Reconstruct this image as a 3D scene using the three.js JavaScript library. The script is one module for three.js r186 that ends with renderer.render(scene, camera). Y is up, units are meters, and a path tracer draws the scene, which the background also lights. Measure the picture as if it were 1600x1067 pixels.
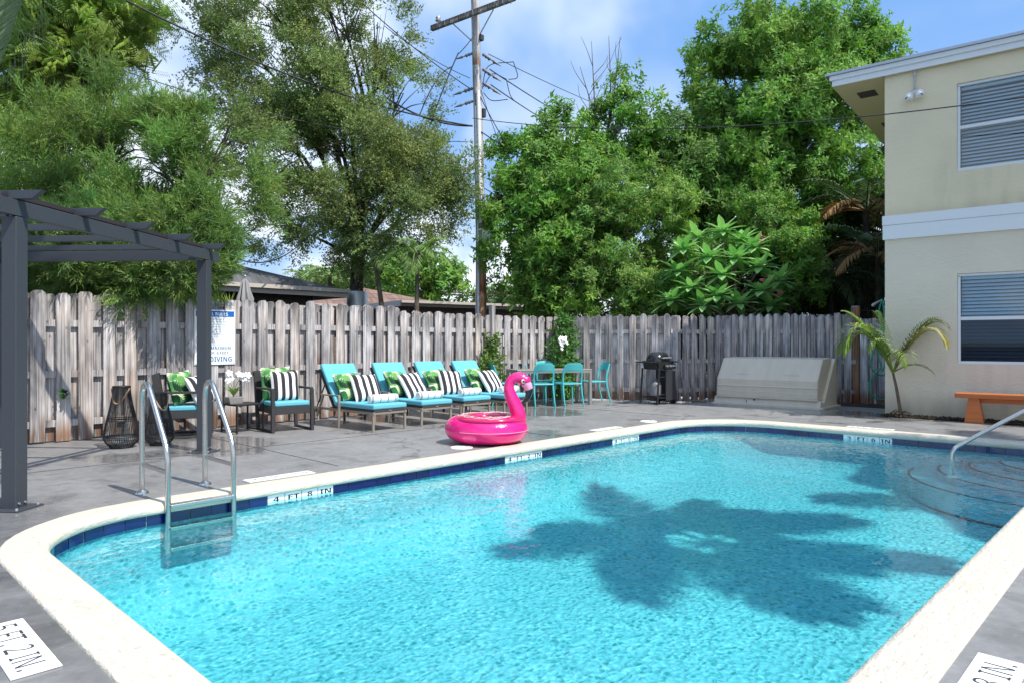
import * as THREE from 'three';
import { mergeGeometries, toCreasedNormals } from 'three/addons/utils/BufferGeometryUtils.js';
import { RoundedBoxGeometry } from 'three/addons/geometries/RoundedBoxGeometry.js';

// ---------------------------------------------------------------- camera, sky, sun, exposure
const scene = new THREE.Scene();
const camera = new THREE.PerspectiveCamera(51.95, 1024 / 682, 0.05, 600);
camera.position.set(0, 1.25, 0);
camera.lookAt(7.185, 1.273, -6.955);
camera.updateMatrixWorld(true);

const renderer = new THREE.WebGLRenderer({ antialias: true });
renderer.toneMapping = THREE.LinearToneMapping;
renderer.toneMappingExposure = 1.22;
renderer.shadowMap.enabled = true;

const SUN = new THREE.Vector3(0.13, 1.5, 1).normalize();
const sun = new THREE.DirectionalLight(new THREE.Color(1, 0.94, 0.85), 4.6);
sun.position.copy(SUN).multiplyScalar(60).add(new THREE.Vector3(8, 0, -6));
sun.target.position.set(8, 0, -6);
sun.castShadow = true;
sun.shadow.mapSize.set(4096, 4096);
Object.assign(sun.shadow.camera, { left: -26, right: 26, top: 26, bottom: -26, near: 1, far: 140 });
sun.shadow.radius = 1.4;
scene.add(sun, sun.target);

const rng = (s) => () => { s |= 0; s = (s + 0x6D2B79F5) | 0; let t = Math.imul(s ^ (s >>> 15), 1 | s); t = (t + Math.imul(t ^ (t >>> 7), 61 | t)) ^ t; return ((t ^ (t >>> 14)) >>> 0) / 4294967296; };
const clamp = (x, a = 0, b = 1) => Math.min(b, Math.max(a, x)), mix = (a, b, t) => a + (b - a) * t;
const sm = (a, b, x) => { const t = clamp((x - a) / (b - a)); return t * t * (3 - 2 * t); };
const hash = (x, y, z) => { let h = Math.imul(x, 374761393) ^ Math.imul(y, 668265263) ^ Math.imul(z, 2147483647 - 1274126177); h = Math.imul(h ^ (h >>> 13), 1274126177); return ((h ^ (h >>> 16)) >>> 0) / 4294967296; };
function noise3(x, y, z) {
  const i = Math.floor(x), j = Math.floor(y), k = Math.floor(z), f = (t) => t * t * (3 - 2 * t), u = f(x - i), v = f(y - j), w = f(z - k);
  const c = (a, b, d) => hash(i + a, j + b, k + d);
  return mix(mix(mix(c(0, 0, 0), c(1, 0, 0), u), mix(c(0, 1, 0), c(1, 1, 0), u), v), mix(mix(c(0, 0, 1), c(1, 0, 1), u), mix(c(0, 1, 1), c(1, 1, 1), u), v), w);
}
const fbm3 = (x, y, z, o = 5) => { let s = 0, a = 0.5, n = 0; for (let i = 0; i < o; i++) { s += a * noise3(x, y, z); n += a; x = x * 2.03 + 7; y = y * 2.03 + 3; z = z * 2.03 + 5; a *= 0.5; } return s / n; };
// tileable noise: px, py cells across the unit square
function tn(u, v, px, py, seed) {
  const x = u * px, y = v * py, i = Math.floor(x), j = Math.floor(y), f = (t) => t * t * (3 - 2 * t), a = f(x - i), b = f(y - j);
  const c = (p, q) => hash(((i + p) % px + px) % px, ((j + q) % py + py) % py, seed);
  return mix(mix(c(0, 0), c(1, 0), a), mix(c(0, 1), c(1, 1), a), b);
}
const tfbm = (u, v, px, py, o, seed) => { let s = 0, a = 0.5, n = 0; for (let i = 0; i < o; i++) { s += a * tn(u, v, px, py, seed + i); n += a; a *= 0.5; px *= 2; py *= 2; } return s / n; };
// distances to the two nearest cell points, tileable
function cells(u, v, p, seed) {
  const x = u * p, y = v * p, i = Math.floor(x), j = Math.floor(y); let d1 = 9, d2 = 9, id = 0;
  for (let a = -1; a <= 1; a++) for (let b = -1; b <= 1; b++) {
    const ci = ((i + a) % p + p) % p, cj = ((j + b) % p + p) % p, dx = i + a + hash(ci, cj, seed) - x, dy = j + b + hash(ci, cj, seed + 9) - y, d = Math.hypot(dx, dy);
    if (d < d1) { d2 = d1; d1 = d; id = hash(ci, cj, seed + 17); } else if (d < d2) d2 = d;
  }
  return [d1, d2, id];
}

// sky: blue air with thin streaked cloud and some heaped cloud low down
{
  const W = 1536, H = 768, data = new Float32Array(W * H * 4);
  for (let j = 0; j < H; j++) for (let i = 0; i < W; i++) {
    const el = ((j + 0.5) / H - 0.5) * Math.PI, az = ((i + 0.5) / W - 0.5) * 2 * Math.PI;
    const x = Math.cos(el) * Math.cos(az), y = Math.sin(el), z = Math.cos(el) * Math.sin(az), o = (j * W + i) * 4;
    let r, g, b;
    if (y < 0) { r = 0.30; g = 0.31; b = 0.28; } else {
      const h = Math.pow(1 - y, 3.2);
      r = mix(0.13, 0.50, h); g = mix(0.33, 0.70, h); b = mix(0.74, 1.0, h);
      const px = x / (y + 0.22), pz = z / (y + 0.22);
      const q = px * 0.72 - pz * 0.69, w = px * 0.69 + pz * 0.72;
      let c = fbm3(q * 0.75 + 8.3, w * 1.5 + 4.1, 0.5 + fbm3(q * 1.1, w * 1.1, 3, 3) * 1.6, 6);
      c = sm(0.43, 0.70, c) * 0.84;
      let k = fbm3(x * 5.5 + 11, y * 9, z * 5.5 + 2, 6);
      k = sm(0.45, 0.60, k) * sm(0.40, 0.17, y) * 0.9;
      const t = 1 - (1 - c) * (1 - k), white = 0.98 + 0.26 * fbm3(x * 9, y * 12, z * 9 + 4, 3);
      const near = Math.max(0, x * SUN.x + y * SUN.y + z * SUN.z), glow = 0.5 * Math.pow(near, 14);
      r = mix(r, 0.90 * white, t) + glow; g = mix(g, 0.97 * white, t) + glow; b = mix(b, 1.06 * white, t) + glow;
    }
    data[o] = r; data[o + 1] = g; data[o + 2] = b; data[o + 3] = 1;
  }
  const sky = new THREE.DataTexture(data, W, H, THREE.RGBAFormat, THREE.FloatType);
  sky.mapping = THREE.EquirectangularReflectionMapping; sky.magFilter = THREE.LinearFilter; sky.minFilter = THREE.LinearFilter; sky.needsUpdate = true;
  scene.background = sky; scene.environment = sky;
}

// ---------------------------------------------------------------- helpers
const V = (x, y, z) => new THREE.Vector3(x, y, z), PI = Math.PI;
const used = new Map();
function numbered(n) { const k = used.get(n) ?? 0; used.set(n, k + 1); return k ? `${n}_${String(k).padStart(3, '0')}` : n; }
function tag(o, label, category, group, kind) { o.userData.label = label; if (category) o.userData.category = category; if (group) o.userData.group = group; if (kind) o.userData.kind = kind; return o; }
function thing(name, label, category, [x, y, z] = [0, 0, 0], turn = 0, group) {
  const o = new THREE.Group(); o.name = numbered(name); scene.add(o); o.position.set(x, y, z); o.rotation.y = turn;
  return tag(o, label, category, group);
}
function mesh(name, geo, mat, parent) { const m = new THREE.Mesh(Array.isArray(geo) ? merge(geo) : geo, mat); m.name = parent ? name : numbered(name); (parent ?? scene).add(m); return m; }
function struct(name, geo, mat, label) { const m = mesh(name, geo, mat); m.userData.kind = 'structure'; if (label) m.userData.label = label; return m; }
function copyOf(o, [x, y, z], turn, label) { const c = o.clone(); c.name = numbered(o.name.replace(/_\d{3}$/, '')); scene.add(c); c.position.set(x, y, z); c.rotation.set(0, turn, 0); c.userData = { ...o.userData, label }; return c; }
function clean(g) { g = g.index ? g.toNonIndexed() : g; for (const k of Object.keys(g.attributes)) if (!['position', 'normal', 'uv'].includes(k)) g.deleteAttribute(k); if (!g.attributes.normal) g.computeVertexNormals(); if (!g.attributes.uv) g.setAttribute('uv', new THREE.BufferAttribute(new Float32Array(g.attributes.position.count * 2), 2)); return g; }
const merge = (list) => list.length === 1 ? list[0] : mergeGeometries(list.map(clean));
function place(g, x = 0, y = 0, z = 0, rx = 0, ry = 0, rz = 0) { if (rx || ry || rz) g.applyMatrix4(new THREE.Matrix4().makeRotationFromEuler(new THREE.Euler(rx, ry, rz, 'YXZ'))); return g.translate(x, y, z); }
// box with uv in metres
function bx(w, h, d, x, y, z, rx, ry, rz) { return place(metric(new THREE.BoxGeometry(w, h, d)), x, y, z, rx, ry, rz); }
function rb(w, h, d, r, x, y, z, rx, ry, rz) { return place(metric(new RoundedBoxGeometry(w, h, d, 2, r)), x, y, z, rx, ry, rz); }
const cyl = (r0, r1, h, x, y, z, rx, ry, rz, n = 14) => place(new THREE.CylinderGeometry(r1, r0, h, n), x, y, z, rx, ry, rz);
function metric(g, ox = 0, oy = 0) {   // box-mapped uv in metres
  g = g.index ? g.toNonIndexed() : g;
  const p = g.attributes.position, n = g.attributes.normal, uv = new Float32Array(p.count * 2);
  for (let i = 0; i < p.count; i++) {
    const ax = Math.abs(n.getX(i)), ay = Math.abs(n.getY(i)), az = Math.abs(n.getZ(i));
    const [u, v] = ay > ax && ay > az ? [p.getX(i), p.getZ(i)] : ax > az ? [p.getZ(i), p.getY(i)] : [p.getX(i), p.getY(i)];
    uv[i * 2] = u + ox; uv[i * 2 + 1] = v + oy;
  }
  g.setAttribute('uv', new THREE.BufferAttribute(uv, 2)); return g;
}
const smooth = (pts, n) => new THREE.CatmullRomCurve3(pts.map((p) => p.isVector3 ? p : V(...p)), false, 'centripetal').getPoints(n);
// a tube of varying radius along points (rad may be a number, a list or a function of 0..1); flat squashes it along its second axis
function sweep(pts, rad, seg = 8, flat = 1, up = null) {
  const N = pts.length, pos = [], uv = [], idx = []; let nrm = null, len = 0;
  for (let i = 0; i < N; i++) {
    const t = pts[Math.min(i + 1, N - 1)].clone().sub(pts[Math.max(i - 1, 0)]).normalize();
    if (!nrm) { nrm = up ? up.clone() : (Math.abs(t.y) < 0.9 ? V(0, 1, 0) : V(1, 0, 0)); }
    nrm = nrm.sub(t.clone().multiplyScalar(nrm.dot(t))).normalize();
    const bin = t.clone().cross(nrm), k = i / (N - 1), r = typeof rad === 'function' ? rad(k) : Array.isArray(rad) ? mix(rad[Math.floor(k * (rad.length - 1))], rad[Math.min(rad.length - 1, Math.floor(k * (rad.length - 1)) + 1)], (k * (rad.length - 1)) % 1) : rad;
    if (i) len += pts[i].distanceTo(pts[i - 1]);
    for (let j = 0; j <= seg; j++) { const a = j / seg * 2 * PI, c = Math.cos(a) * r * flat, s = Math.sin(a) * r; pos.push(pts[i].x + nrm.x * c + bin.x * s, pts[i].y + nrm.y * c + bin.y * s, pts[i].z + nrm.z * c + bin.z * s); uv.push(j / seg, len); }
  }
  const W = seg + 1;
  for (let i = 0; i < N - 1; i++) for (let j = 0; j < seg; j++) { const a = i * W + j; idx.push(a, a + 1, a + W, a + 1, a + W + 1, a + W); }
  for (const [i, dir] of [[0, 1], [N - 1, -1]]) { const c = pos.length / 3; pos.push(pts[i].x, pts[i].y, pts[i].z); uv.push(0.5, 0); for (let j = 0; j < seg; j++) dir > 0 ? idx.push(c, i * W + j + 1, i * W + j) : idx.push(c, i * W + j, i * W + j + 1); }
  const g = new THREE.BufferGeometry(); g.setAttribute('position', new THREE.Float32BufferAttribute(pos, 3)); g.setAttribute('uv', new THREE.Float32BufferAttribute(uv, 2)); g.setIndex(idx);
  g.computeVertexNormals();
  const nn = g.attributes.normal;   // close the seam
  for (let i = 0; i < N; i++) { const a = i * W, b = a + seg, x = nn.getX(a) + nn.getX(b), y = nn.getY(a) + nn.getY(b), z = nn.getZ(a) + nn.getZ(b), l = Math.hypot(x, y, z) || 1; nn.setXYZ(a, x / l, y / l, z / l); nn.setXYZ(b, x / l, y / l, z / l); }
  return g;
}
const rod = (a, b, r, seg = 8) => sweep([V(...a), V(...b)], r, seg);
function prism(pts, depth, bevel = 0) {   // outline in x, y pushed along z
  const s = new THREE.Shape(pts.map(([x, y]) => new THREE.Vector2(x, y)));
  return new THREE.ExtrudeGeometry(s, { depth, bevelEnabled: bevel > 0, bevelSize: bevel, bevelThickness: bevel, bevelSegments: 2 });
}

// ---------------------------------------------------------------- textures
function tex(w, h, fn, srgb = true) {   // fn(u, v) -> [r, g, b] in 0..1
  const d = new Uint8Array(w * h * 4);
  for (let j = 0; j < h; j++) for (let i = 0; i < w; i++) { const c = fn((i + 0.5) / w, (j + 0.5) / h), o = (j * w + i) * 4; d[o] = clamp(c[0]) * 255; d[o + 1] = clamp(c[1]) * 255; d[o + 2] = clamp(c[2]) * 255; d[o + 3] = 255; }
  const t = new THREE.DataTexture(d, w, h); t.wrapS = t.wrapT = THREE.RepeatWrapping; t.magFilter = THREE.LinearFilter; t.minFilter = THREE.LinearFilter;
  if (srgb) t.colorSpace = THREE.SRGBColorSpace; t.needsUpdate = true; return t;
}
const grey = (w, h, fn) => tex(w, h, (u, v) => { const k = fn(u, v); return [k, k, k]; }, false);
function rep(t, x, y = x) { const c = t.clone(); c.repeat.set(1 / x, 1 / y); c.needsUpdate = true; return c; }
function drawn(w, h, draw) { const c = document.createElement('canvas'); c.width = w; c.height = h; draw(c.getContext('2d'), w, h); const t = new THREE.CanvasTexture(c); t.colorSpace = THREE.SRGBColorSpace; t.anisotropy = 8; return t; }
const L = (r, g, b) => new THREE.Color().setRGB(r, g, b);
const std = (color, roughness = 0.7, extra = {}) => new THREE.MeshStandardMaterial({ color, roughness, ...extra });
const phys = (color, roughness, extra = {}) => new THREE.MeshPhysicalMaterial({ color, roughness, ...extra });

const T = {};
T.wood = tex(1024, 1024, (u, v) => {   // 1.2 m wide, 2.1 m tall, weathered grain running up
  const w = u + 0.012 * (tfbm(u, v, 6, 3, 3, 61) - 0.5), g = tfbm(w, v, 96, 3, 4, 5), f = tfbm(w, v, 300, 6, 2, 15), b = tfbm(u, v, 9, 5, 4, 25);
  let kn = 0; const [d1, , id] = cells(u, v * 0.999, 7, 33); if (id > 0.86) kn = sm(0.12, 0.03, d1 * (0.7 + 0.6 * id));
  let k = 0.60 + 0.42 * (g - 0.5) + 0.26 * (f - 0.5) + 0.52 * (b - 0.5); k -= 0.17 * kn;
  const crack = sm(0.30, 0.24, tfbm(w, v, 120, 2, 2, 45)) * 0.30; k -= crack;
  const low = sm(0.17, 0.02, v + 0.10 * (tfbm(u, v, 14, 6, 3, 71) - 0.5)), high = sm(0.80, 0.9, v + 0.10 * (tfbm(u, v, 18, 8, 3, 72) - 0.5)), warm = sm(0.55, 0.75, tfbm(u, v, 5, 2, 3, 81));
  let r = k * 1.11 + 0.04, gg = k * 1.09 + 0.035, bb = k * 1.075 + 0.04;
  r = mix(r, r * 0.98, warm); gg = mix(gg, gg * 0.91, warm); bb = mix(bb, bb * 0.85, warm);
  const st = low * sm(0.35, 0.6, tfbm(u, v, 22, 5, 3, 91)); r = mix(r, 0.42, st * 0.6); gg = mix(gg, 0.27, st * 0.65); bb = mix(bb, 0.20, st * 0.7);
  const al = high * sm(0.45, 0.65, tfbm(u, v, 30, 16, 3, 95)); r = mix(r, 0.27, al * 0.5); gg = mix(gg, 0.27, al * 0.5); bb = mix(bb, 0.28, al * 0.5);
  return [r, gg, bb];
});
T.woodBump = grey(512, 512, (u, v) => 0.6 * tfbm(u, v, 96, 3, 4, 5) + 0.4 * tfbm(u, v, 200, 8, 2, 15));
T.deck = tex(1024, 1024, (u, v) => {   // 6 m
  const b = tfbm(u, v, 6, 6, 5, 3), f = tfbm(u, v, 128, 128, 3, 8), s = tfbm(u, v, 24, 24, 4, 12), sp = cells(u, v, 90, 4)[0];
  let k = 0.522 + 0.08 * (b - 0.5) + 0.08 * (f - 0.5) + 0.07 * (s - 0.5); k -= 0.05 * sm(0.62, 0.72, tfbm(u, v, 30, 30, 3, 66)) + 0.10 * sm(0.012, 0.004, Math.abs(tfbm(u, v, 5, 5, 5, 88) - 0.5)) * sm(0.5, 0.6, b); const wet = sm(0.55, 0.66, tfbm(u, v, 5, 5, 5, 41)); k *= 1 - 0.10 * wet; if (sp < 0.09 && f > 0.5) k += 0.05;
  return [k * 1.01, k * 1.005, k * 0.995];
});
T.deckRough = grey(1024, 1024, (u, v) => { const w = sm(0.53, 0.64, tfbm(u, v, 5, 5, 5, 41)), f = tfbm(u, v, 64, 64, 3, 8); return clamp(0.47 - 0.37 * w + 0.14 * (f - 0.5)); });
T.fine = grey(512, 512, (u, v) => tfbm(u, v, 48, 48, 4, 7));
T.stucco = grey(512, 512, (u, v) => 0.55 * tfbm(u, v, 40, 64, 4, 17) + 0.45 * sm(0.35, 0.7, tfbm(u, v, 18, 26, 3, 19)));
T.coping = tex(1024, 512, (u, v) => { const p = tfbm(u, v, 64, 64, 3, 51), b = tfbm(u, v, 8, 6, 4, 52), h = tfbm(u, v, 20, 90, 3, 53); let k = 0.88 + 0.07 * (b - 0.5) + 0.07 * (h - 0.5); if (p > 0.68) k -= (p - 0.68) * 0.5; const y = sm(0.55, 0.75, b) * 0.03; return [k, k * 0.975 - y * 0.4, k * 0.915 - y]; });
T.copingBump = grey(512, 512, (u, v) => 0.7 * tfbm(u, v, 20, 60, 4, 53) + 0.3 * tfbm(u, v, 128, 128, 2, 56));
T.plaster = tex(1024, 1024, (u, v) => {   // 2.4 m of aqua plaster, caustic light web and dim spots painted into its colour
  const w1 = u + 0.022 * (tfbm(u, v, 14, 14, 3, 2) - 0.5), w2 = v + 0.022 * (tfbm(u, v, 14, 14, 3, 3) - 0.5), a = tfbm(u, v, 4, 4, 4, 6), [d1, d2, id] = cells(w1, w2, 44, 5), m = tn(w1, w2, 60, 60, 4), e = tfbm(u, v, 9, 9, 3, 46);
  const causticLit = sm(0.22, 0.0, d2 - d1) * (0.4 + 0.6 * id) + 0.6 * sm(0.60, 0.9, m), causticDim = sm(0.55, 0.15, d1) * sm(0.45, 0.9, id) + 0.5 * sm(0.35, 0.1, m), amt = 0.38 + 0.72 * e;
  const k = 1 + 0.07 * (a - 0.5) + amt * (0.15 * causticLit - 0.20 * causticDim); return [0.58 * k + amt * 0.10 * causticLit - 0.14 * amt * causticDim, 0.775 * k, 0.80 * k];
});
T.plasterBump = grey(1024, 1024, (u, v) => { const w1 = u + 0.05 * (tfbm(u, v, 7, 7, 3, 2) - 0.5), w2 = v + 0.05 * (tfbm(u, v, 7, 7, 3, 3) - 0.5), d1 = cells(w1, w2, 30, 5)[0], n = tn(w1, w2, 22, 22, 4), m = tn(w2, w1, 40, 40, 6); return 0.4 * sm(0.05, 0.95, d1) + 0.35 * (1 - Math.abs(2 * n - 1)) + 0.25 * (1 - Math.abs(2 * m - 1)); });
T.plasterSoft = tex(512, 512, (u, v) => { const a = tfbm(u, v, 5, 5, 4, 6), b = tfbm(u, v, 26, 26, 4, 16); const k = 1 + 0.08 * (a - 0.5) + 0.26 * (b - 0.5); return [0.56 * k, 0.755 * k, 0.785 * k]; });
T.stain = tex(512, 512, (u, v) => { const drip = tfbm(u, v, 40, 4, 4, 61), b = tfbm(u, v, 4, 4, 5, 62), low = sm(0.16, 0.0, v + 0.06 * (tfbm(u, v, 12, 6, 3, 63) - 0.5)); const k = 1 - 0.03 * sm(0.45, 0.8, drip) * sm(0.4, 0.7, b) - 0.09 * (b - 0.4) - 0.14 * low * (0.4 + drip); return [k * 0.985, k * 0.98, k * (0.97 - 0.04 * low)]; });
T.water = grey(1024, 1024, (u, v) => 0.5 * tfbm(u, v, 9, 13, 3, 77) + 0.35 * tfbm(u, v, 34, 40, 2, 79) + 0.15 * tfbm(u, v, 90, 90, 2, 78));
T.bark = tex(256, 512, (u, v) => { const k = 0.36 + 0.34 * (tfbm(u, v, 14, 5, 4, 31) - 0.5) + 0.2 * (tfbm(u, v, 40, 20, 2, 33) - 0.5); return [k * 1.05, k * 0.97, k * 0.86]; });
T.shingle = tex(512, 512, (u, v) => { const row = Math.floor(v * 16), c = hash(Math.floor(u * 24 + (row % 2) * 0.5) % 24, row, 5), e = (v * 16) % 1; const k = 0.36 + 0.10 * (c - 0.5) + 0.12 * (tfbm(u, v, 100, 100, 2, 9) - 0.5) - (e < 0.12 ? 0.09 : 0); return [k, k * 1.01, k * 1.03]; });
T.weave = grey(128, 128, (u, v) => { const i = Math.floor(u * 8), j = Math.floor(v * 8), a = (u * 8) % 1, b = (v * 8) % 1; return (i + j) % 2 ? Math.sin(a * PI) : Math.sin(b * PI); });
T.mulch = tex(256, 256, (u, v) => { const [d1, , id] = cells(u, v, 34, 3); const k = 0.16 + 0.42 * id * sm(0.6, 0.1, d1) + 0.1 * tfbm(u, v, 60, 60, 2, 1); return [k * 1.08, k * 0.9, k * 0.68]; });

// ---------------------------------------------------------------- materials
const M = {};
M.boards = [[1, 1, 1], [0.93, 0.92, 0.92], [1.06, 1.05, 1.03], [0.86, 0.85, 0.86], [1.02, 0.96, 0.91], [0.97, 0.98, 1.0]].map((c) => std(L(...c.map((x) => x * 0.84)), 0.88, { map: rep(T.wood, 1.2, 2.1), bumpMap: rep(T.woodBump, 1.2, 2.1), bumpScale: 0.004 }));
M.deck = std(L(0.98, 0.98, 1.0), 1, { map: rep(T.deck, 6), roughnessMap: rep(T.deckRough, 6), bumpMap: rep(T.fine, 1.1), bumpScale: 0.0012 });
M.coping = std(L(0.80, 0.785, 0.75), 0.8, { map: rep(T.coping, 2.2, 1.1), bumpMap: rep(T.copingBump, 0.8), bumpScale: 0.008 });
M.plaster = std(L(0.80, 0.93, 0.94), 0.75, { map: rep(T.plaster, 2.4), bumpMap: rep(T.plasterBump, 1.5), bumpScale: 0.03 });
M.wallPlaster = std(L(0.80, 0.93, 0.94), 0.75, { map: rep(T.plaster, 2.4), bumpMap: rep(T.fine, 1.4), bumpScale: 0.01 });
M.stepPlaster = std(L(0.98, 1, 1), 0.75, { map: rep(T.plasterSoft, 2.4), bumpMap: rep(T.plasterBump, 2.9), bumpScale: 0.012 });
M.water = phys(L(0.54, 0.91, 0.95), 0.015, { transmission: 1, thickness: 0, ior: 1.33, bumpMap: rep(T.water, 3.1), bumpScale: 0.010 });
M.navy = [[0.005, 0.012, 0.10], [0.006, 0.016, 0.125], [0.005, 0.010, 0.075]].map((c) => phys(L(...c), 0.12, { clearcoat: 0.6, clearcoatRoughness: 0.05 }));
M.stuccoUp = std(L(0.83, 0.71, 0.505), 0.92, { map: rep(T.stain, 4.3, 3.2), bumpMap: rep(T.stucco, 0.7), bumpScale: 0.004 });
M.stuccoLow = std(L(0.78, 0.69, 0.56), 0.92, { map: rep(T.stain, 4.3, 3.2), bumpMap: rep(T.stucco, 0.7), bumpScale: 0.004 });
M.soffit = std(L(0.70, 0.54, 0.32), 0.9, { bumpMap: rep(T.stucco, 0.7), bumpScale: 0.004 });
M.whitePaint = std(L(0.78, 0.79, 0.80), 0.6, { bumpMap: rep(T.fine, 0.7), bumpScale: 0.002 });
M.winFrame = std(L(0.74, 0.75, 0.76), 0.4);
M.slat = std(L(0.72, 0.75, 0.77), 0.6);
M.glass = phys(L(0.80, 0.88, 0.92), 0.01, { transmission: 1, thickness: 0, ior: 1.5 });
M.darkGlass = phys(L(0.40, 0.47, 0.53), 0.01, { transmission: 1, thickness: 0, ior: 1.5 });
M.pergola = std(L(0.045, 0.052, 0.062), 0.5, { bumpMap: rep(T.fine, 0.4), bumpScale: 0.0006 });
M.steel = std(L(0.62, 0.60, 0.56), 0.24, { metalness: 1, bumpMap: rep(T.fine, 0.3), bumpScale: 0.0004 });
M.galv = std(L(0.48, 0.50, 0.53), 0.45, { metalness: 0.75, bumpMap: rep(T.fine, 0.5), bumpScale: 0.001 });
M.black = std(L(0.016, 0.016, 0.017), 0.5);
M.blackGloss = phys(L(0.012, 0.012, 0.013), 0.2, { clearcoat: 0.5 });
M.wicker = std(L(0.045, 0.046, 0.05), 0.55, { bumpMap: rep(T.weave, 0.12), bumpScale: 0.006 });
M.turq = std(L(0.13, 0.46, 0.57), 0.85, { bumpMap: rep(T.fine, 0.25), bumpScale: 0.002 });
M.chair = phys(L(0.07, 0.47, 0.49), 0.35, { clearcoat: 0.2 });
M.loungeFrame = std(L(0.46, 0.40, 0.33), 0.35, { metalness: 0.6 });
M.loungeDark = std(L(0.05, 0.043, 0.04), 0.55);
M.tableMetal = std(L(0.34, 0.32, 0.30), 0.45, { metalness: 0.5 });
M.box = std(L(0.70, 0.63, 0.53), 0.55, { bumpMap: rep(T.fine, 0.8), bumpScale: 0.002, map: tex(256, 256, (u, v) => { const k = 0.95 + 0.07 * (tfbm(u, v, 3, 12, 4, 4) - 0.5) - 0.05 * sm(0.6, 0.8, tfbm(u, v, 16, 2, 3, 8)); return [k, k * 0.99, k * 0.965]; }) });
M.orange = std(L(0.62, 0.17, 0.035), 0.5, { map: tex(128, 256, (u, v) => { const k = 0.9 + 0.2 * (tfbm(u, v, 4, 60, 3, 4) - 0.5); return [k, k, k]; }), bumpMap: rep(T.fine, 0.5), bumpScale: 0.002 });
M.pink = phys(L(0.88, 0.012, 0.23), 0.22, { clearcoat: 0.7, clearcoatRoughness: 0.08, bumpMap: rep(T.fine, 0.6), bumpScale: 0.002 });
M.pinkTop = phys(L(0.66, 0.01, 0.12), 0.22, { clearcoat: 0.7, clearcoatRoughness: 0.08 });
M.pinkPale = phys(L(0.85, 0.38, 0.52), 0.3);
M.white = std(L(0.8, 0.8, 0.79), 0.55);
M.rope = std(L(0.62, 0.42, 0.24), 0.9, { bumpMap: rep(T.weave, 0.05), bumpScale: 0.003 });
M.hose = std(L(0.015, 0.32, 0.19), 0.45);
M.bark = std(L(0.62, 0.60, 0.56), 0.95, { map: rep(T.bark, 1, 0.9), bumpMap: rep(T.woodBump, 0.6), bumpScale: 0.02 });
M.barkPale = std(L(1.5, 1.42, 1.3), 0.95, { map: rep(T.bark, 1, 0.7), bumpMap: rep(T.woodBump, 0.6), bumpScale: 0.01 });
M.poleWood = std(L(0.92, 0.94, 0.95), 0.92, { map: rep(T.wood, 1, 2.6), bumpMap: rep(T.woodBump, 0.8, 2), bumpScale: 0.01 });
M.poleBrown = std(L(0.72, 0.42, 0.26), 0.92, { map: rep(T.wood, 1, 2.6), bumpMap: rep(T.woodBump, 0.8, 2), bumpScale: 0.01 });
M.insul = std(L(0.16, 0.16, 0.17), 0.4);
M.cable = std(L(0.03, 0.032, 0.036), 0.7);
M.shingle = std(L(0.95, 0.97, 1.0), 0.92, { map: rep(T.shingle, 2.2) });
M.shingleBrown = std(L(1.9, 1.15, 0.85), 0.92, { map: rep(T.shingle, 2.2) });
M.houseDark = std(L(0.075, 0.062, 0.056), 0.9, { bumpMap: rep(T.stucco, 0.9), bumpScale: 0.01 });
M.houseTan = std(L(0.26, 0.20, 0.17), 0.9, { bumpMap: rep(T.stucco, 0.9), bumpScale: 0.01 });
M.fascia = std(L(0.55, 0.50, 0.44), 0.6);
M.ground = std(L(0.115, 0.105, 0.065), 0.97, { map: rep(T.mulch, 2.3) });
M.mulch = std(L(1, 1, 1), 0.97, { map: rep(T.mulch, 0.9), bumpMap: rep(T.fine, 0.3), bumpScale: 0.02 });
const leafMat = (r, g, b, t = 0.34, rough = 0.92) => phys(L(r, g, b), rough, { transmission: t, thickness: 0, side: THREE.DoubleSide, specularIntensity: 0.9 });

// ---------------------------------------------------------------- ground, deck and pool   (x along the pool, -z across it towards the fence)
function rr(a0, b0, a1, b1, [r1, r2, r3, r4], n = 14) {   // rounded rectangle, corners (a0,b0) (a1,b0) (a1,b1) (a0,b1), as [x, z]
  const out = [];
  for (const [cx, cb, r, s] of [[a0 + r1, b0 + r1, r1, PI], [a1 - r2, b0 + r2, r2, 1.5 * PI], [a1 - r3, b1 - r3, r3, 0], [a0 + r4, b1 - r4, r4, 0.5 * PI]])
    for (let i = 0; i <= n; i++) { const t = s + i / n * PI / 2; out.push([cx + Math.cos(t) * r, -(cb + Math.sin(t) * r)]); }
  return out;
}
const POOL = { a0: 1.10, b0: 0.93, a1: 10.65, b1: 5.72, r: [0.25, 0.3, 1.05, 0.85] };
const outline = (o) => rr(POOL.a0 - o, POOL.b0 - o, POOL.a1 + o, POOL.b1 + o, POOL.r.map((r) => Math.max(0.05, r + o)));
const WATER = -0.13, floorY = (x) => mix(-0.92, -0.66, clamp((x - 1.1) / 9.55));
function loft(rings, vs) {   // closed rings of [x, y, z]; u runs along the ring in metres
  const n = rings[0].length, pos = [], uv = [], idx = []; let u = [0];
  for (let i = 1; i <= n; i++) { const p = rings[0][i % n], q = rings[0][i - 1]; u.push(u[i - 1] + Math.hypot(p[0] - q[0], p[2] - q[2])); }
  rings.forEach((r, k) => { for (let i = 0; i <= n; i++) { pos.push(...r[i % n]); uv.push(u[i], vs[k]); } });
  for (let k = 0; k < rings.length - 1; k++) for (let i = 0; i < n; i++) { const a = k * (n + 1) + i, b = a + n + 1; idx.push(a, a + 1, b, a + 1, b + 1, b); }
  const g = new THREE.BufferGeometry(); g.setAttribute('position', new THREE.Float32BufferAttribute(pos, 3)); g.setAttribute('uv', new THREE.Float32BufferAttribute(uv, 2)); g.setIndex(idx); g.computeVertexNormals(); return g;
}
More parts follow.
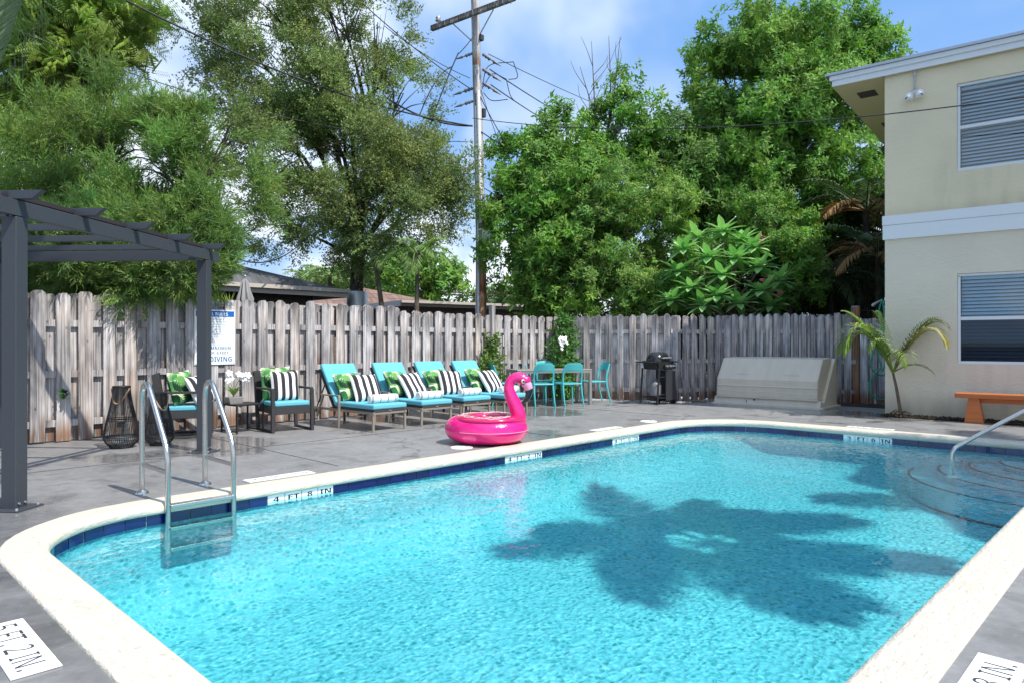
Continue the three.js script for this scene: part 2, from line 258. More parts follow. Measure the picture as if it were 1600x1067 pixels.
function sheet(outer, hole, y) {
  const s = new THREE.Shape(outer.map(([x, z]) => new THREE.Vector2(x, -z)));
  if (hole) s.holes.push(new THREE.Path(hole.map(([x, z]) => new THREE.Vector2(x, -z)).reverse()));
  return new THREE.ShapeGeometry(s).rotateX(-PI / 2).translate(0, y, 0);
}
const sq = (x0, z0, x1, z1) => [[x0, z1], [x1, z1], [x1, z0], [x0, z0]];
struct('ground', sheet(sq(-250, -250, 250, 250), outline(0.12), -0.05), M.ground, 'dry brown ground and leaf litter around the deck');
const deck = thing('pool_deck', 'grey painted concrete pool deck with wet glossy patches', null); deck.userData.kind = 'structure';
mesh('deck_slab', sheet(sq(-6, -10.75, 14.6, 8), outline(0.255), 0), M.deck, deck);
{ const e = new THREE.Shape([[-6, -8], [14.6, -8], [14.6, 10.75], [-6, 10.75]].map((p) => new THREE.Vector2(...p))); void e;
  for (const [w, d, x, z] of [[20.6, 0.02, 4.3, -10.76], [20.6, 0.02, 4.3, 8.01], [0.02, 18.8, -6.01, -1.37], [0.02, 18.8, 14.61, -1.37]]) mesh('deck_edge', bx(w, 0.07, d, x, -0.036, z), M.deck, deck); }
// scored joints in the slab are thin dark strips of sealant
for (const x of [3.9, 7.2, 10.6]) mesh('joint', bx(0.007, 0.006, 4.4, x, 0.0005, -8.45), std(L(0.06, 0.06, 0.065), 0.8), deck);
mesh('joint', bx(14, 0.006, 0.007, 6.6, 0.0008, -8.05), std(L(0.06, 0.06, 0.065), 0.8), deck);

const pool = thing('swimming_pool', 'blue swimming pool with pale coping and a navy tile line', null); pool.userData.kind = 'structure';
{
  const prof = [[0.035, -0.075], [0.012, -0.068], [0, -0.05], [0, -0.026], [0.008, -0.008], [0.026, 0.006], [0.05, 0.012], [0.245, 0.012], [0.26, 0.004], [0.262, -0.04]], vs = []; let v = 0;
  prof.forEach(([o, y], i) => { if (i) v += Math.hypot(o - prof[i - 1][0], y - prof[i - 1][1]); vs.push(v); });
  const R = rng(4), ring = prof.map(([o, y], k) => outline(o).map(([x, z], i) => [x + (k > 6 ? 0.006 * (noise3(x * 4, z * 4, 1) - 0.5) * 2 : 0), y + 0.004 * (noise3(x * 3, z * 3, 5) - 0.5), z + (k > 6 ? 0.012 * (noise3(x * 4, z * 4, 9) - 0.5) * 2 : 0)]));
  void R; mesh('coping', loft(ring, vs), M.coping, pool);
  const down = (o, y) => outline(-o + 0.055).map(([x, z]) => [x, typeof y === 'function' ? y(x) : y, z]);
  const cove = []; for (let i = 1; i <= 12; i++) { const t = i / 12 * PI / 2; cove.push(down(0.52 * (1 - Math.cos(t)), (x) => mix(floorY(x) + 0.44, floorY(x), Math.sin(t)))); }
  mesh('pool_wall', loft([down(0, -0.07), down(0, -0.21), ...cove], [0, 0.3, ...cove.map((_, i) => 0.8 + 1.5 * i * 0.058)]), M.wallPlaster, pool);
  const fl = sheet(outline(-0.465), null, 0), p = fl.attributes.position; for (let i = 0; i < p.count; i++) p.setY(i, floorY(p.getX(i))); fl.computeVertexNormals();
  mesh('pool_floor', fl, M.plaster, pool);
  // waterline tiles, each its own piece, following the wall
  const path = outline(0.045), lens = [0]; for (let i = 1; i <= path.length; i++) lens.push(lens[i - 1] + Math.hypot(path[i % path.length][0] - path[i - 1][0], path[i % path.length][1] - path[i - 1][1]));
  const total = lens[path.length], count = Math.round(total / 0.163), pitch = total / count, at = (s) => { s = ((s % total) + total) % total; let i = 1; while (lens[i] < s) i++; const p0 = path[i - 1], p1 = path[i % path.length], t = (s - lens[i - 1]) / (lens[i] - lens[i - 1] || 1); return [mix(p0[0], p1[0], t), mix(p0[1], p1[1], t), Math.atan2(p1[1] - p0[1], p1[0] - p0[0])]; };
  const tileGeo = rb(pitch - 0.006, 0.086, 0.014, 0.003, 0, 0, 0), q = rng(8);
  const word = (s) => std(L(1, 1, 1), 0.25, { map: drawn(128, 128, (c, w, h) => { c.fillStyle = '#e9eeee'; c.fillRect(0, 0, w, h); c.fillStyle = '#101418'; c.font = 'bold 92px sans-serif'; c.textAlign = 'center'; c.textBaseline = 'middle'; c.fillText(s, w / 2, h * 0.53); }) });
  const words = {}; const face = new THREE.PlaneGeometry(pitch - 0.012, 0.08);
  const marks = [[2.83, 5.765, ['4', 'FT', '8', 'IN']], [5.79, 5.765, ['4', 'FT', '2', 'IN']], [7.94, 5.765, ['4', 'FT', '0', 'IN']]];
  for (let i = 0; i < count; i++) {
    const [x, z, a] = at((i + 0.5) * pitch); let text = null;
    for (const [x0, b, w] of marks) if (Math.abs(-z - b) < 0.03) { const k = Math.round((x - x0 - pitch / 2) / pitch); if (k >= 0 && k < 4) text = w[k]; }
    if (Math.abs(x - 10.695) < 0.03) { const k = Math.round((3.70 + z - pitch / 2) / pitch); if (k >= 0 && k < 4) text = ['3', 'FT', '6', 'IN'][k]; }
    const tile = mesh('tile', tileGeo, text ? M.white : M.navy[Math.floor(q() * 3)], pool);
    tile.position.set(x, -0.114, z); tile.rotation.y = -a + (q() - 0.5) * 0.006;
    if (text) { const m = mesh('number_plate', face, words[text] ??= word(text), tile); m.userData.label = `depth tile reading ${text}`; m.position.z = -0.0085; m.rotation.y = PI; }
  }
  mesh('grout', loft([down(0.004, -0.07), down(0.004, -0.162)], [0, 0.15]), std(L(0.42, 0.5, 0.52), 0.8), pool);
  // curved corner steps with a line of dark tile along each nosing
  const cx = 10.59, cz = -0.99;
  [[1.72, -0.44], [1.39, -0.36], [1.06, -0.29], [0.73, -0.22]].forEach(([r, y], k) => {
    const arc = []; for (let i = 0; i <= 24; i++) { const t = PI / 2 + i / 24 * PI / 2; arc.push([cx + Math.cos(t) * r, cz - Math.sin(t) * r]); }
    const st = sheet([[cx, cz], ...arc], null, y), riser = []; void k;
    const pos = [], idx = [], uv = []; arc.forEach(([x, z], i) => { pos.push(x, y, z, x, y - 0.24, z); uv.push(i * 0.1, 0, i * 0.1, 0.24); if (i) idx.push(i * 2 - 2, i * 2, i * 2 - 1, i * 2, i * 2 + 1, i * 2 - 1); });
    const g = new THREE.BufferGeometry(); g.setAttribute('position', new THREE.Float32BufferAttribute(pos, 3)); g.setAttribute('uv', new THREE.Float32BufferAttribute(uv, 2)); g.setIndex(idx); g.computeVertexNormals(); riser.push(g);
    const step = mesh('step', [st, ...riser], M.stepPlaster, pool);
    const n = Math.max(6, Math.round(r * PI / 2 / 0.16));
    for (let i = 0; i < n; i++) { const t = PI / 2 + (i + 0.5) / n * PI / 2; const e = mesh('tile', bx(r * PI / 2 / n - 0.012, 0.012, 0.03, 0, 0, 0), std(L(0.05, 0.06, 0.10), 0.4), step); e.position.set(cx + Math.cos(t) * (r - 0.02), y + 0.003, cz - Math.sin(t) * (r - 0.02)); e.rotation.y = t + PI / 2; }
  });
}
{ // rippled water sheet
  const g = sheet(outline(0.042), null, WATER);
  struct('pool_water', g, M.water, 'clear rippled blue water filling the pool');
}

// ---------------------------------------------------------------- fences
function fence(name, label, pts, h, pitch, bw, opts = {}) {   // shadowbox fence from point to point: boards on both faces of three rails
  const [[x0, z0], [x1, z1]] = pts, len = Math.hypot(x1 - x0, z1 - z0), ang = Math.atan2(-(z1 - z0), x1 - x0), R = rng(opts.seed ?? 3);
  const f = thing(name, label, 'fence', [x0, 0, z0], ang);
  const variants = []; for (let k = 0; k < 7; k++) {
    const c = 0.028 + R() * 0.02, d = 0.03 + R() * 0.022, j = () => (R() - 0.5) * 0.014, w = bw * (0.94 + R() * 0.12);
    const g = prism([[-w / 2, 0], [w / 2, 0], [w / 2 + j() * 0.4, h - d], [w / 2 - c, h + j() * 0.6], [w * 0.1, h + 0.004 + j()], [-w / 2 + c, h + j() * 0.6], [-w / 2 + j() * 0.4, h - d]], 0.018, 0.0015), off = R() * 1.2, uv = g.attributes.uv;
    for (let i = 0; i < uv.count; i++) uv.setX(i, uv.getX(i) + off); variants.push(g);
  }
  const n = Math.round(len / pitch);
  for (const y of opts.rails ?? [0.24, 0.86, 1.5]) mesh('rail', metric(new THREE.BoxGeometry(len, 0.085, 0.036), R(), 0.35 + 0.3 * R()).translate(len / 2, y, 0), M.boards[Math.floor(R() * 3)], f);
  for (let i = 0; i <= Math.floor(len / 2.4); i++) mesh('post', bx(0.09, h - 0.12, 0.085, clamp(i * 2.4 + 0.1, 0.06, len - 0.06), (h - 0.12) / 2, -0.062), M.boards[3], f);
  const back = opts.back ?? 0;
  for (const side of [1, -1]) for (let i = 0; i < n; i++) {
    if (opts.skip?.(i, side)) continue;
    const b = mesh('board', variants[Math.floor(R() * 7)], M.boards[Math.floor(R() * 6)], f), hs = (side < 0 ? 0.985 : 1) * (0.987 + 0.026 * R()) * (opts.hs?.(i / n * len) ?? 1);
    b.position.set((i + (side > 0 ? 0.5 : 1.0)) * pitch + (R() - 0.5) * 0.022, 0.012 + R() * 0.02, side > 0 ? 0.0195 : -0.0385 - back); b.scale.set(side < 0 ? (opts.bscale ?? 1) : 1, hs, 1); b.rotation.z = (R() - 0.5) * 0.016; b.rotation.y = (R() - 0.5) * 0.03; b.rotation.x = (R() - 0.5) * 0.006;
  }
  return f;
}
const fenceA = fence('wooden_fence', 'long grey weathered shadowbox fence behind the loungers with dog-ear boards', [[-1.2, -10.3], [12.12, -10.3]], 1.88, 0.268, 0.158, { seed: 11, back: 0.012, hs: (s) => s < 8.7 ? 1 : 0.965 });
mesh('tall_post', bx(0.10, 2.02, 0.09, 11.2, 1.01, 0.05), M.boards[2], fenceA);
fence('wooden_fence', 'weathered fence panel with wide gaps behind the black grill', [[12.15, -10.22], [13.05, -8.0]], 1.83, 0.25, 0.135, { seed: 21, bscale: 1.35 });
fence('wooden_fence', 'narrow corner fence panel of bright dappled boards left of the storage box', [[13.08, -7.95], [14.31, -7.58]], 1.83, 0.245, 0.12, { seed: 31 });
const fenceD = fence('wooden_fence', 'shaded brown fence run behind the grey storage box', [[14.31, -7.58], [15.44, -4.99]], 1.84, 0.172, 0.14, { seed: 41, bscale: 0.7 });
void fenceD;
fence('wooden_fence', 'dark gate panel of boards between the round post and the house', [[15.50, -4.92], [15.35, -3.3]], 1.74, 0.185, 0.15, { seed: 51 });
{ const t = thing('gate_post', 'round brown timber gate post rising above the shaded fence', 'post', [15.51, -5.02].reduce((a, v, i) => (a[i ? 2 : 0] = v, a), [0, 0, 0]));
  mesh('post_shaft', sweep([V(0, 0, 0), V(0, 1.0, 0.005), V(0.005, 2.0, 0)], [0.095, 0.092, 0.088], 12), M.poleBrown, t); mesh('post_cap', cyl(0.087, 0.07, 0.02, 0.005, 2.01, 0), M.boards[3], t);
  mesh('wire', rod([0.05, 1.93, 0], [0.35, 1.90, 1.0], 0.006), M.cable, t); }

// ---------------------------------------------------------------- the two-storey house
const HOUSE = [13.31, 0, -3.82], HTURN = -84 * PI / 180;
const house = thing('apartment_house', 'cream stucco two-storey house with a white band and blinds in its windows', 'house', HOUSE, HTURN);
{
  const wins = [[1.07, 0.91, 3.0, 2.39], [1.07, 4.085, 3.0, 5.53]], top = 5.96, W = 9, D = 9;
  // facade in two storeys with real window openings (x along the facade, z out)
  const seg = (y0, y1, [wx, wy, wx2, wy2], m, name) => { const s = new THREE.Shape([[0, y0], [W, y0], [W, y1], [0, y1]].map((p) => new THREE.Vector2(...p))); s.holes.push(new THREE.Path([[wx, wy], [wx, wy2], [wx2, wy2], [wx2, wy]].map((p) => new THREE.Vector2(...p)))); mesh(name, new THREE.ExtrudeGeometry(s, { depth: 0.2, bevelEnabled: false }).translate(0, 0, -0.2), m, house); };
  seg(-0.1, 3.04, wins[0], M.stuccoLow, 'wall'); seg(3.04, top, wins[1], M.stuccoUp, 'wall');
  mesh('wall', [bx(0.2, 3.14, D, 0.1, 1.47, -D / 2 - 0.2), bx(0.2, 3.14, D, W - 0.1, 1.47, -D / 2 - 0.2), bx(W - 0.4, 3.14, 0.2, W / 2, 1.47, -D - 0.1)], M.stuccoLow, house);
  mesh('wall', [bx(0.2, 2.92, D, 0.1, 4.5, -D / 2 - 0.2), bx(0.2, 2.92, D, W - 0.1, 4.5, -D / 2 - 0.2), bx(W - 0.4, 2.92, 0.2, W / 2, 4.5, -D - 0.1)], M.stuccoUp, house);
  mesh('floor_slab', bx(W - 0.42, 0.2, D - 0.1, W / 2, 3.1, -D / 2 - 0.15), M.whitePaint, house);
  mesh('white_band', rb(W + 0.06, 0.245, 0.06, 0.006, W / 2, 3.165, 0.012), M.whitePaint, house);
  mesh('white_band', rb(W + 0.07, 0.165, 0.075, 0.006, W / 2, 3.372, 0.014), M.whitePaint, house);
  const roof = mesh('roof', [bx(W + 1.9, 0.05, D + 0.9, W / 2, 6.10, -D / 2 - 0.32), bx(W + 0.2, 0.1, D, W / 2, 6.02, -D / 2)], M.galv, house);
  mesh('fascia', rb(W + 1.72, 0.10, 0.03, 0.005, W / 2 + 0.02, 5.935, 0.075), M.whitePaint, roof); mesh('fascia', rb(W + 1.80, 0.085, 0.05, 0.008, W / 2 + 0.02, 6.028, 0.095), M.whitePaint, roof);
  mesh('drip_edge', bx(W + 1.86, 0.02, 0.05, W / 2, 6.082, 0.128), M.galv, roof);
  mesh('fascia', rb(0.03, 0.16, D + 0.4, 0.005, -0.83, 5.975, -D / 2 - 0.16), M.soffit, roof);
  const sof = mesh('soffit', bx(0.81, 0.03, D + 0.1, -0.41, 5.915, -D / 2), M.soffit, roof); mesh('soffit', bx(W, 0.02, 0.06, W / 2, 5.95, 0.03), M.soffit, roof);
  void sof; for (const z of [-0.75, -3.0]) { const v = mesh('soffit_vent', bx(0.30, 0.012, 0.34, -0.42, 5.894, z), std(L(0.07, 0.055, 0.045), 0.8), roof); void v; }
  for (const [x0, y0, x1, y1] of wins) {
    const w = x1 - x0, h = y1 - y0, win = mesh('window', [bx(w - 0.004, 0.04, 0.06, (x0 + x1) / 2, y1 - 0.023, -0.06), bx(w - 0.004, 0.045, 0.07, (x0 + x1) / 2, y0 + 0.024, -0.052), bx(0.04, h - 0.10, 0.06, x0 + 0.023, (y0 + y1) / 2, -0.06), bx(0.04, h - 0.10, 0.06, x1 - 0.023, (y0 + y1) / 2, -0.06)], M.winFrame, house);
    const mid = y0 + h * 0.5;
    mesh('meeting_rail', rb(w - 0.08, 0.055, 0.05, 0.006, (x0 + x1) / 2, mid, -0.06), M.winFrame, win);
    mesh('pane', bx(w - 0.09, h / 2 - 0.05, 0.004, (x0 + x1) / 2, mid + h / 4, -0.08), M.glass, win);
    mesh('pane', bx(w - 0.09, h / 2 - 0.05, 0.004, (x0 + x1) / 2, mid - h / 4, -0.068), y0 < 2 ? M.darkGlass : M.glass, win);
    const sg = bx(w - 0.1, 0.003, 0.062, 0, 0, 0), n = Math.floor((h - 0.12) / 0.058);
    for (let i = 0; i < n; i++) { const s = mesh('slat', sg, M.slat, win); s.position.set((x0 + x1) / 2, y0 + 0.07 + i * 0.058, -0.13); s.rotation.x = 0.8; }
    mesh('head_rail', bx(w - 0.1, 0.05, 0.05, (x0 + x1) / 2, y1 - 0.07, -0.13), M.slat, win);
    mesh('ladder_cord', [0.18, 0.5, 0.82].map((k) => bx(0.004, h - 0.14, 0.002, x0 + w * k, (y0 + y1) / 2, -0.103)), M.slat, win);
  }
  const fl = thing('floodlight', 'twin white floodlight hanging on a pipe under the eave of the cream house', 'light fixture', [0, 0, 0]); fl.removeFromParent(); scene.add(fl); fl.position.copy(house.localToWorld(V(0.47, 5.9, 0.03))); fl.rotation.y = HTURN;
  mesh('pipe', [rod([0, 0.02, 0.02], [0, -0.36, 0.02], 0.014), cyl(0.022, 0.022, 0.03, 0, -0.10, 0.02), cyl(0.022, 0.022, 0.03, 0, -0.31, 0.02)], M.galv, fl);
  for (const s of [-1, 1]) { const hd = mesh('lamp_head', new THREE.LatheGeometry([[0.001, 0.07], [0.04, 0.065], [0.066, 0.03], [0.07, -0.02], [0.058, -0.05], [0.001, -0.052]].map((p) => new THREE.Vector2(...p)), 16), M.white, fl); hd.position.set(s * 0.082, -0.45 - (s < 0 ? 0.02 : 0), 0.07); hd.rotation.set(-0.15, 0, s * 0.25); mesh('knuckle', rod([0, 0.05, 0], [-s * 0.07, 0.11, -0.04], 0.012), M.white, hd); mesh('bracket', bx(0.012, 0.05, 0.012, s * 0.02, -0.04, 0.06, 0, 0, s * 0.5), M.black, hd); }
}
{ const pts = [[-0.02, 0], [9, 0], [9, 0.42], [6, 0.45], [3, 0.43], [1.2, 0.40], [0.3, 0.34], [-0.1, 0.2]].map(([x, z]) => { const p = house.localToWorld(V(x, 0, z)); return [p.x, p.z]; }).reverse();
  const R = rng(5), bed = thing('planting_bed', 'narrow bed of dark mulch along the foot of the cream house wall', null); bed.userData.kind = 'structure';
  const s = sheet(pts.slice().reverse(), null, 0.012); mesh('soil', s, M.mulch, bed);
  const chips = []; for (let i = 0; i < 900; i++) { const p = house.localToWorld(V(R() * 4.2, 0.02, 0.03 + R() * 0.36)); chips.push(place(new THREE.BoxGeometry(0.02 + R() * 0.035, 0.006 + 0.01 * R(), 0.012 + 0.012 * R()), p.x, 0.016 + 0.02 * R(), p.z, R(), R() * 6, R())); }
  const c = mesh('mulch_chips', chips, M.mulch, bed); c.userData.kind = 'stuff'; }

// ---------------------------------------------------------------- neighbouring houses beyond the fence
function lowHouse(label, [x, z], turn, w, d, hWall, rise, mats, over = 0.6, windows = []) {
  const o = thing('neighbour_house', label, 'house', [x, 0, z], turn);
  mesh('wall', [bx(w, hWall, 0.2, w / 2, hWall / 2, -0.1), bx(0.2, hWall, d - 0.2, 0.1, hWall / 2, -d / 2 - 0.1), bx(0.2, hWall, d - 0.2, w - 0.1, hWall / 2, -d / 2 - 0.1), bx(w - 0.4, hWall, 0.2, w / 2, hWall / 2, -d + 0.1)], mats[0], o);
  const y = hWall + 0.02, e = over, a = [-e, y, e], b = [w + e, y, e], c = [w + e, y, -d - e], dd = [-e, y, -d - e], ins = Math.min(w, d) / 2 + e, r1 = [-e + ins, y + rise, -d / 2], r2 = [w + e - ins, y + rise, -d / 2];
  const tri = (list) => { const g = new THREE.BufferGeometry(); g.setAttribute('position', new THREE.Float32BufferAttribute(list.flat(), 3)); g.computeVertexNormals(); const uv = []; for (const p of list) uv.push(p[0] + p[2] * 0.3, p[1] * 3 + p[2]); g.setAttribute('uv', new THREE.Float32BufferAttribute(uv, 2)); return g; };
  const up = (p, k = 0.06) => [p[0], p[1] + k, p[2]], A = up(a), B = up(b), C = up(c), D = up(dd), R1 = up(r1), R2 = up(r2);
  const roof = mesh('roof', tri([A, B, R2, A, R2, R1, B, C, R2, C, D, R1, C, R1, R2, D, A, R1]), mats[1], o);
  mesh('eave', [bx(w + 2 * e, 0.03, d + 2 * e, w / 2, y + 0.0, -d / 2)], mats[2], roof);
  mesh('fascia', [bx(w + 2 * e + 0.05, 0.2, 0.03, w / 2, y - 0.03, e + 0.016), bx(0.03, 0.2, d + 2 * e, -e - 0.016, y - 0.03, -d / 2), bx(0.03, 0.2, d + 2 * e, w + e + 0.016, y - 0.03, -d / 2)], mats[2], roof);
  mesh('gutter', bx(w + 2 * e + 0.05, 0.09, 0.1, w / 2, y + 0.03, e + 0.085), mats[2], roof);
  for (const [wx, wy, ww, wh] of windows) { const f = mesh('window', [bx(ww + 0.1, 0.05, 0.06, wx, wy + wh / 2, 0.02), bx(ww + 0.1, 0.05, 0.06, wx, wy - wh / 2, 0.02), bx(0.05, wh - 0.05, 0.06, wx - ww / 2, wy, 0.02), bx(0.05, wh - 0.05, 0.06, wx + ww / 2, wy, 0.02)], M.winFrame, o); mesh('pane', bx(ww - 0.05, wh - 0.05, 0.01, wx, wy, 0.012), std(L(0.03, 0.035, 0.04), 0.08), f); }
  return o;
}
lowHouse('dark brown bungalow with grey shingle hip roof beyond the left fence', [-3.2, -15.9], 0, 12.4, 8, 2.5, 1.5, [M.houseDark, M.shingle, M.fascia], 0.6, [[9.2, 1.7, 1.4, 0.9]]);
lowHouse('small bungalow with a rusty brown roof behind the slender palms', [13.9, -23.5], -0.15, 6, 6, 2.6, 1.0, [M.houseTan, M.shingleBrown, M.fascia], 0.6);
lowHouse('low flat-roofed tan bungalow with a pale eave behind the utility pole', [15.3, -19.9], -0.2, 7, 6, 2.62, 0.16, [M.houseTan, M.galv, M.fascia], 0.6, [[4.6, 1.6, 1.2, 0.9]]);

// ---------------------------------------------------------------- foliage
function leafInto(pos, uv, p, dir, up, len, wid, bend = 0.12) {   // a folded leaf of four faces
  const side = dir.clone().cross(up).normalize(), n = side.clone().cross(dir).normalize(), tip = p.clone().addScaledVector(dir, len).addScaledVector(n, -len * bend), m = p.clone().addScaledVector(dir, len * 0.45);
  const l = m.clone().addScaledVector(side, wid / 2).addScaledVector(n, wid * 0.16), r = m.clone().addScaledVector(side, -wid / 2).addScaledVector(n, wid * 0.16);
  for (const [a, b, c] of [[p, l, m], [l, tip, m], [p, m, r], [m, tip, r]]) { pos.push(a.x, a.y, a.z, b.x, b.y, b.z, c.x, c.y, c.z); uv.push(0, 0, 0.5, 0.5, 1, 0); }
}
function fromTris(pos, uv) { const g = new THREE.BufferGeometry(); g.setAttribute('position', new THREE.Float32BufferAttribute(pos, 3)); g.setAttribute('uv', new THREE.Float32BufferAttribute(uv, 2)); g.computeVertexNormals(); return g; }
const rdir = (R) => { const z = R() * 2 - 1, a = R() * 2 * PI, s = Math.sqrt(1 - z * z); return V(s * Math.cos(a), z, s * Math.sin(a)); };
// twig sprays that grow along +y from the origin
function spray(kind, seed) {
  const R = rng(seed), pos = [], uv = [], up = V(0, 0, 1);
  if (kind === 'fine') {          // small oval leaves on forking twigs
    for (let t = 0; t < 3; t++) { const d = V((R() - 0.5) * 1.3, 1, (R() - 0.5) * 1.3).normalize();
      for (let i = 0; i < 9; i++) { const p = d.clone().multiplyScalar(0.06 + 0.31 * i / 9), l = d.clone().multiplyScalar(0.5).add(rdir(R)).normalize(); leafInto(pos, uv, p, l, rdir(R), 0.05 + R() * 0.03, 0.026 + R() * 0.012); } }
  } else if (kind === 'needle') { // long narrow leaves all round a drooping twig
    for (let t = 0; t < 3; t++) { const d = V((R() - 0.5) * 1.1, 1, (R() - 0.5) * 1.1).normalize();
      for (let i = 0; i < 16; i++) { const k = i / 16, p = d.clone().multiplyScalar(0.02 + 0.30 * k), l = d.clone().multiplyScalar(0.75 + k).add(rdir(R)).normalize(); leafInto(pos, uv, p, l, rdir(R), 0.10 + R() * 0.05, 0.014, 0.22); } }
  } else if (kind === 'broad') {  // glossy pointed leaves in whorls
    for (let t = 0; t < 2; t++) { const d = V((R() - 0.5) * 0.9, 1, (R() - 0.5) * 0.9).normalize();
      for (let i = 0; i < 9; i++) { const k = i / 9, p = d.clone().multiplyScalar(0.08 + 0.28 * k), a = i * 2.4, q = V(Math.cos(a), 0.35 + 0.5 * k, Math.sin(a)).normalize().add(rdir(R).multiplyScalar(0.35)).normalize(); leafInto(pos, uv, p, q, V(0, 1, 0).add(rdir(R).multiplyScalar(0.5)).normalize(), 0.12 + R() * 0.06, 0.045 + R() * 0.02, 0.25); } }
  } else if (kind === 'pinnate') { // feathered leaves of many leaflets
    for (let t = 0; t < 3; t++) { const d = V((R() - 0.5) * 2, 1, (R() - 0.5) * 2).normalize(), s = d.clone().cross(rdir(R)).normalize();
      for (let i = 0; i < 14; i++) { const k = (i >> 1) / 7, p = d.clone().multiplyScalar(0.06 + 0.34 * k), q = d.clone().multiplyScalar(0.5).addScaledVector(s, i % 2 ? 1 : -1).add(V(0, -0.35, 0)).normalize(); leafInto(pos, uv, p, q, V(0, 1, 0), 0.10 + R() * 0.03, 0.038, 0.2); } }
  }
  return fromTris(pos, uv);
}
const sprays = {}; for (const k of ['fine', 'needle', 'broad', 'pinnate']) sprays[k] = [1, 2, 3, 4].map((i) => spray(k, i * 7 + k.length));
void sprays;
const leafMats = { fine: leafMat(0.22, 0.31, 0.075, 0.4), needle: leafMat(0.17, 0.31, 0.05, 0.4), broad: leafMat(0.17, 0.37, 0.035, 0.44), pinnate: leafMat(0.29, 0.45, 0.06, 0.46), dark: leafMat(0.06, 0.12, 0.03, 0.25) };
const Y = V(0, 1, 0);
// leafy masses [x, y, z, r across, r up] filled with twigs, denser towards the outside, broken by noise
function crown(tree, kind, masses, seed, o = {}) {
  const R = rng(seed), list = sprays[kind], mats = [[], [], [], []], cols = [[], [], [], []], q = new THREE.Quaternion(), m = new THREE.Matrix4(), c = new THREE.Color();
  for (const [x, y, z, rx, ry, dens = 1] of masses) {
    const n = Math.round((o.density ?? 150) * dens * (rx * rx + 2 * rx * ry) / 3 * 4), rz = rx * (o.deep ?? 0.85), hue = (R() - 0.5) * 0.24;
    const tr = o.tuft ?? 0.42, nt = Math.max(10, Math.round((rx * rx + 2 * rx * ry) / (tr * tr) * 1.5)), tufts = [];   // boughs: tufts of twigs round points in the mass
    for (let i = 0; i < nt; i++) { const d = rdir(R), r = 0.5 + 0.55 * Math.pow(R(), 0.6), lump = 0.8 + 0.45 * noise3(d.x * 1.7 + x, d.y * 1.7 + y, d.z * 1.7 + seed); tufts.push([V(x + d.x * rx * r * lump, y + d.y * ry * r * lump, z + d.z * rz * r * lump), d, 0.82 + 0.36 * R(), (R() - 0.5) * 0.22]); }
    for (let i = 0; i < n; i++) {
      const loose = R() < 0.14, [tp, td, tb, th] = tufts[Math.floor(R() * nt)], d = loose ? rdir(R) : td, k0 = Math.pow(R(), 0.55) * tr, e = rdir(R);
      const p = loose ? V(x + d.x * rx * 0.7, y + d.y * ry * 0.7, z + d.z * rz * 0.7) : tp.clone().add(e.multiply(V(k0, k0 * 0.72, k0)));
      if (noise3(p.x * (o.freq ?? 1.5), p.y * (o.freq ?? 1.5), p.z * (o.freq ?? 1.5)) < (o.gap ?? 0.36)) continue;
      if (p.y < (o.low ?? 1.9)) continue;
      const dir = d.clone().multiplyScalar(0.75).add(rdir(R).multiplyScalar(0.75)).add(V(0, o.up ?? 0.25, 0)).normalize(), k = Math.floor(R() * 4), s = (o.size ?? 1) * (0.75 + 0.5 * R());
      q.setFromUnitVectors(Y, dir).multiply(new THREE.Quaternion().setFromAxisAngle(Y, R() * 6.28)); m.compose(p, q, V(s, s, s)); mats[k].push(m.clone());
      const t = (0.78 + 0.44 * R()) * tb, yl = R() < (o.yellow ?? 0.1) ? 1.22 : 1 + hue * 0.6 + th + (R() - 0.5) * 0.18; cols[k].push(c.setRGB(t * yl, t, t * (0.75 + 0.5 * R())).clone());
    }
  }
  let total = 0;
  list.forEach((g, k) => { const im = new THREE.InstancedMesh(g, o.mat ?? leafMats[kind], mats[k].length); im.name = 'crown'; mats[k].forEach((a, i) => { im.setMatrixAt(i, a); im.setColorAt(i, cols[k][i]); }); im.userData.kind = 'stuff'; tree.add(im); total += mats[k].length; });
  return total;
}
function limbs(tree, base, fork, masses, r, seed, mat = M.bark, twigs = 1) {   // tapered trunk up to the fork, then limbs into the leafy masses
  const R = rng(seed), b = V(...base), f = V(...fork), mid = b.clone().lerp(f, 0.5).add(V((R() - 0.5) * r, 0, (R() - 0.5) * r));
  mesh('trunk', sweep(smooth([b, mid, f], 10), (k) => r * (1.25 - 0.5 * k + 0.35 * Math.pow(1 - k, 6)), 12), mat, tree);
  for (const [x, y, z, rx, ry] of masses) {
    const e = V(x, y + ry * 0.4, z), s = b.clone().lerp(f, 0.86 + 0.14 * R()), c = s.clone().lerp(e, 0.45).add(V((R() - 0.5) * rx * 0.5, Math.abs(e.y - s.y) * 0.15, (R() - 0.5) * rx * 0.5)), rr0 = r * (0.30 + 0.18 * R()), g = [sweep(smooth([s, c, e], 9), (k) => rr0 * (1 - 0.85 * k), 7)];
    for (let i = 0; i < 4 * twigs; i++) { const t = 0.45 + 0.5 * R(), p = smooth([s, c, e], 20)[Math.floor(t * 20)], q2 = V(x, y, z).add(rdir(R).multiply(V(rx * 0.85, ry * 0.85, rx * 0.7))); g.push(sweep(smooth([p, p.clone().lerp(q2, 0.5).add(V(0, 0.12, 0)), q2], 6), (k) => rr0 * 0.32 * (1 - 0.85 * k), 5)); }
    mesh('limb', g, mat, tree);
  }
}
function tree(name, label, kind, base, fork, masses, r, seed, o = {}) {
  const t = thing(name, label, o.category ?? 'tree'); limbs(t, base, fork, masses, r, seed, o.bark ?? M.bark, o.twigs ?? 1); crown(t, kind, masses, seed * 13 + 5, o); return t;
}
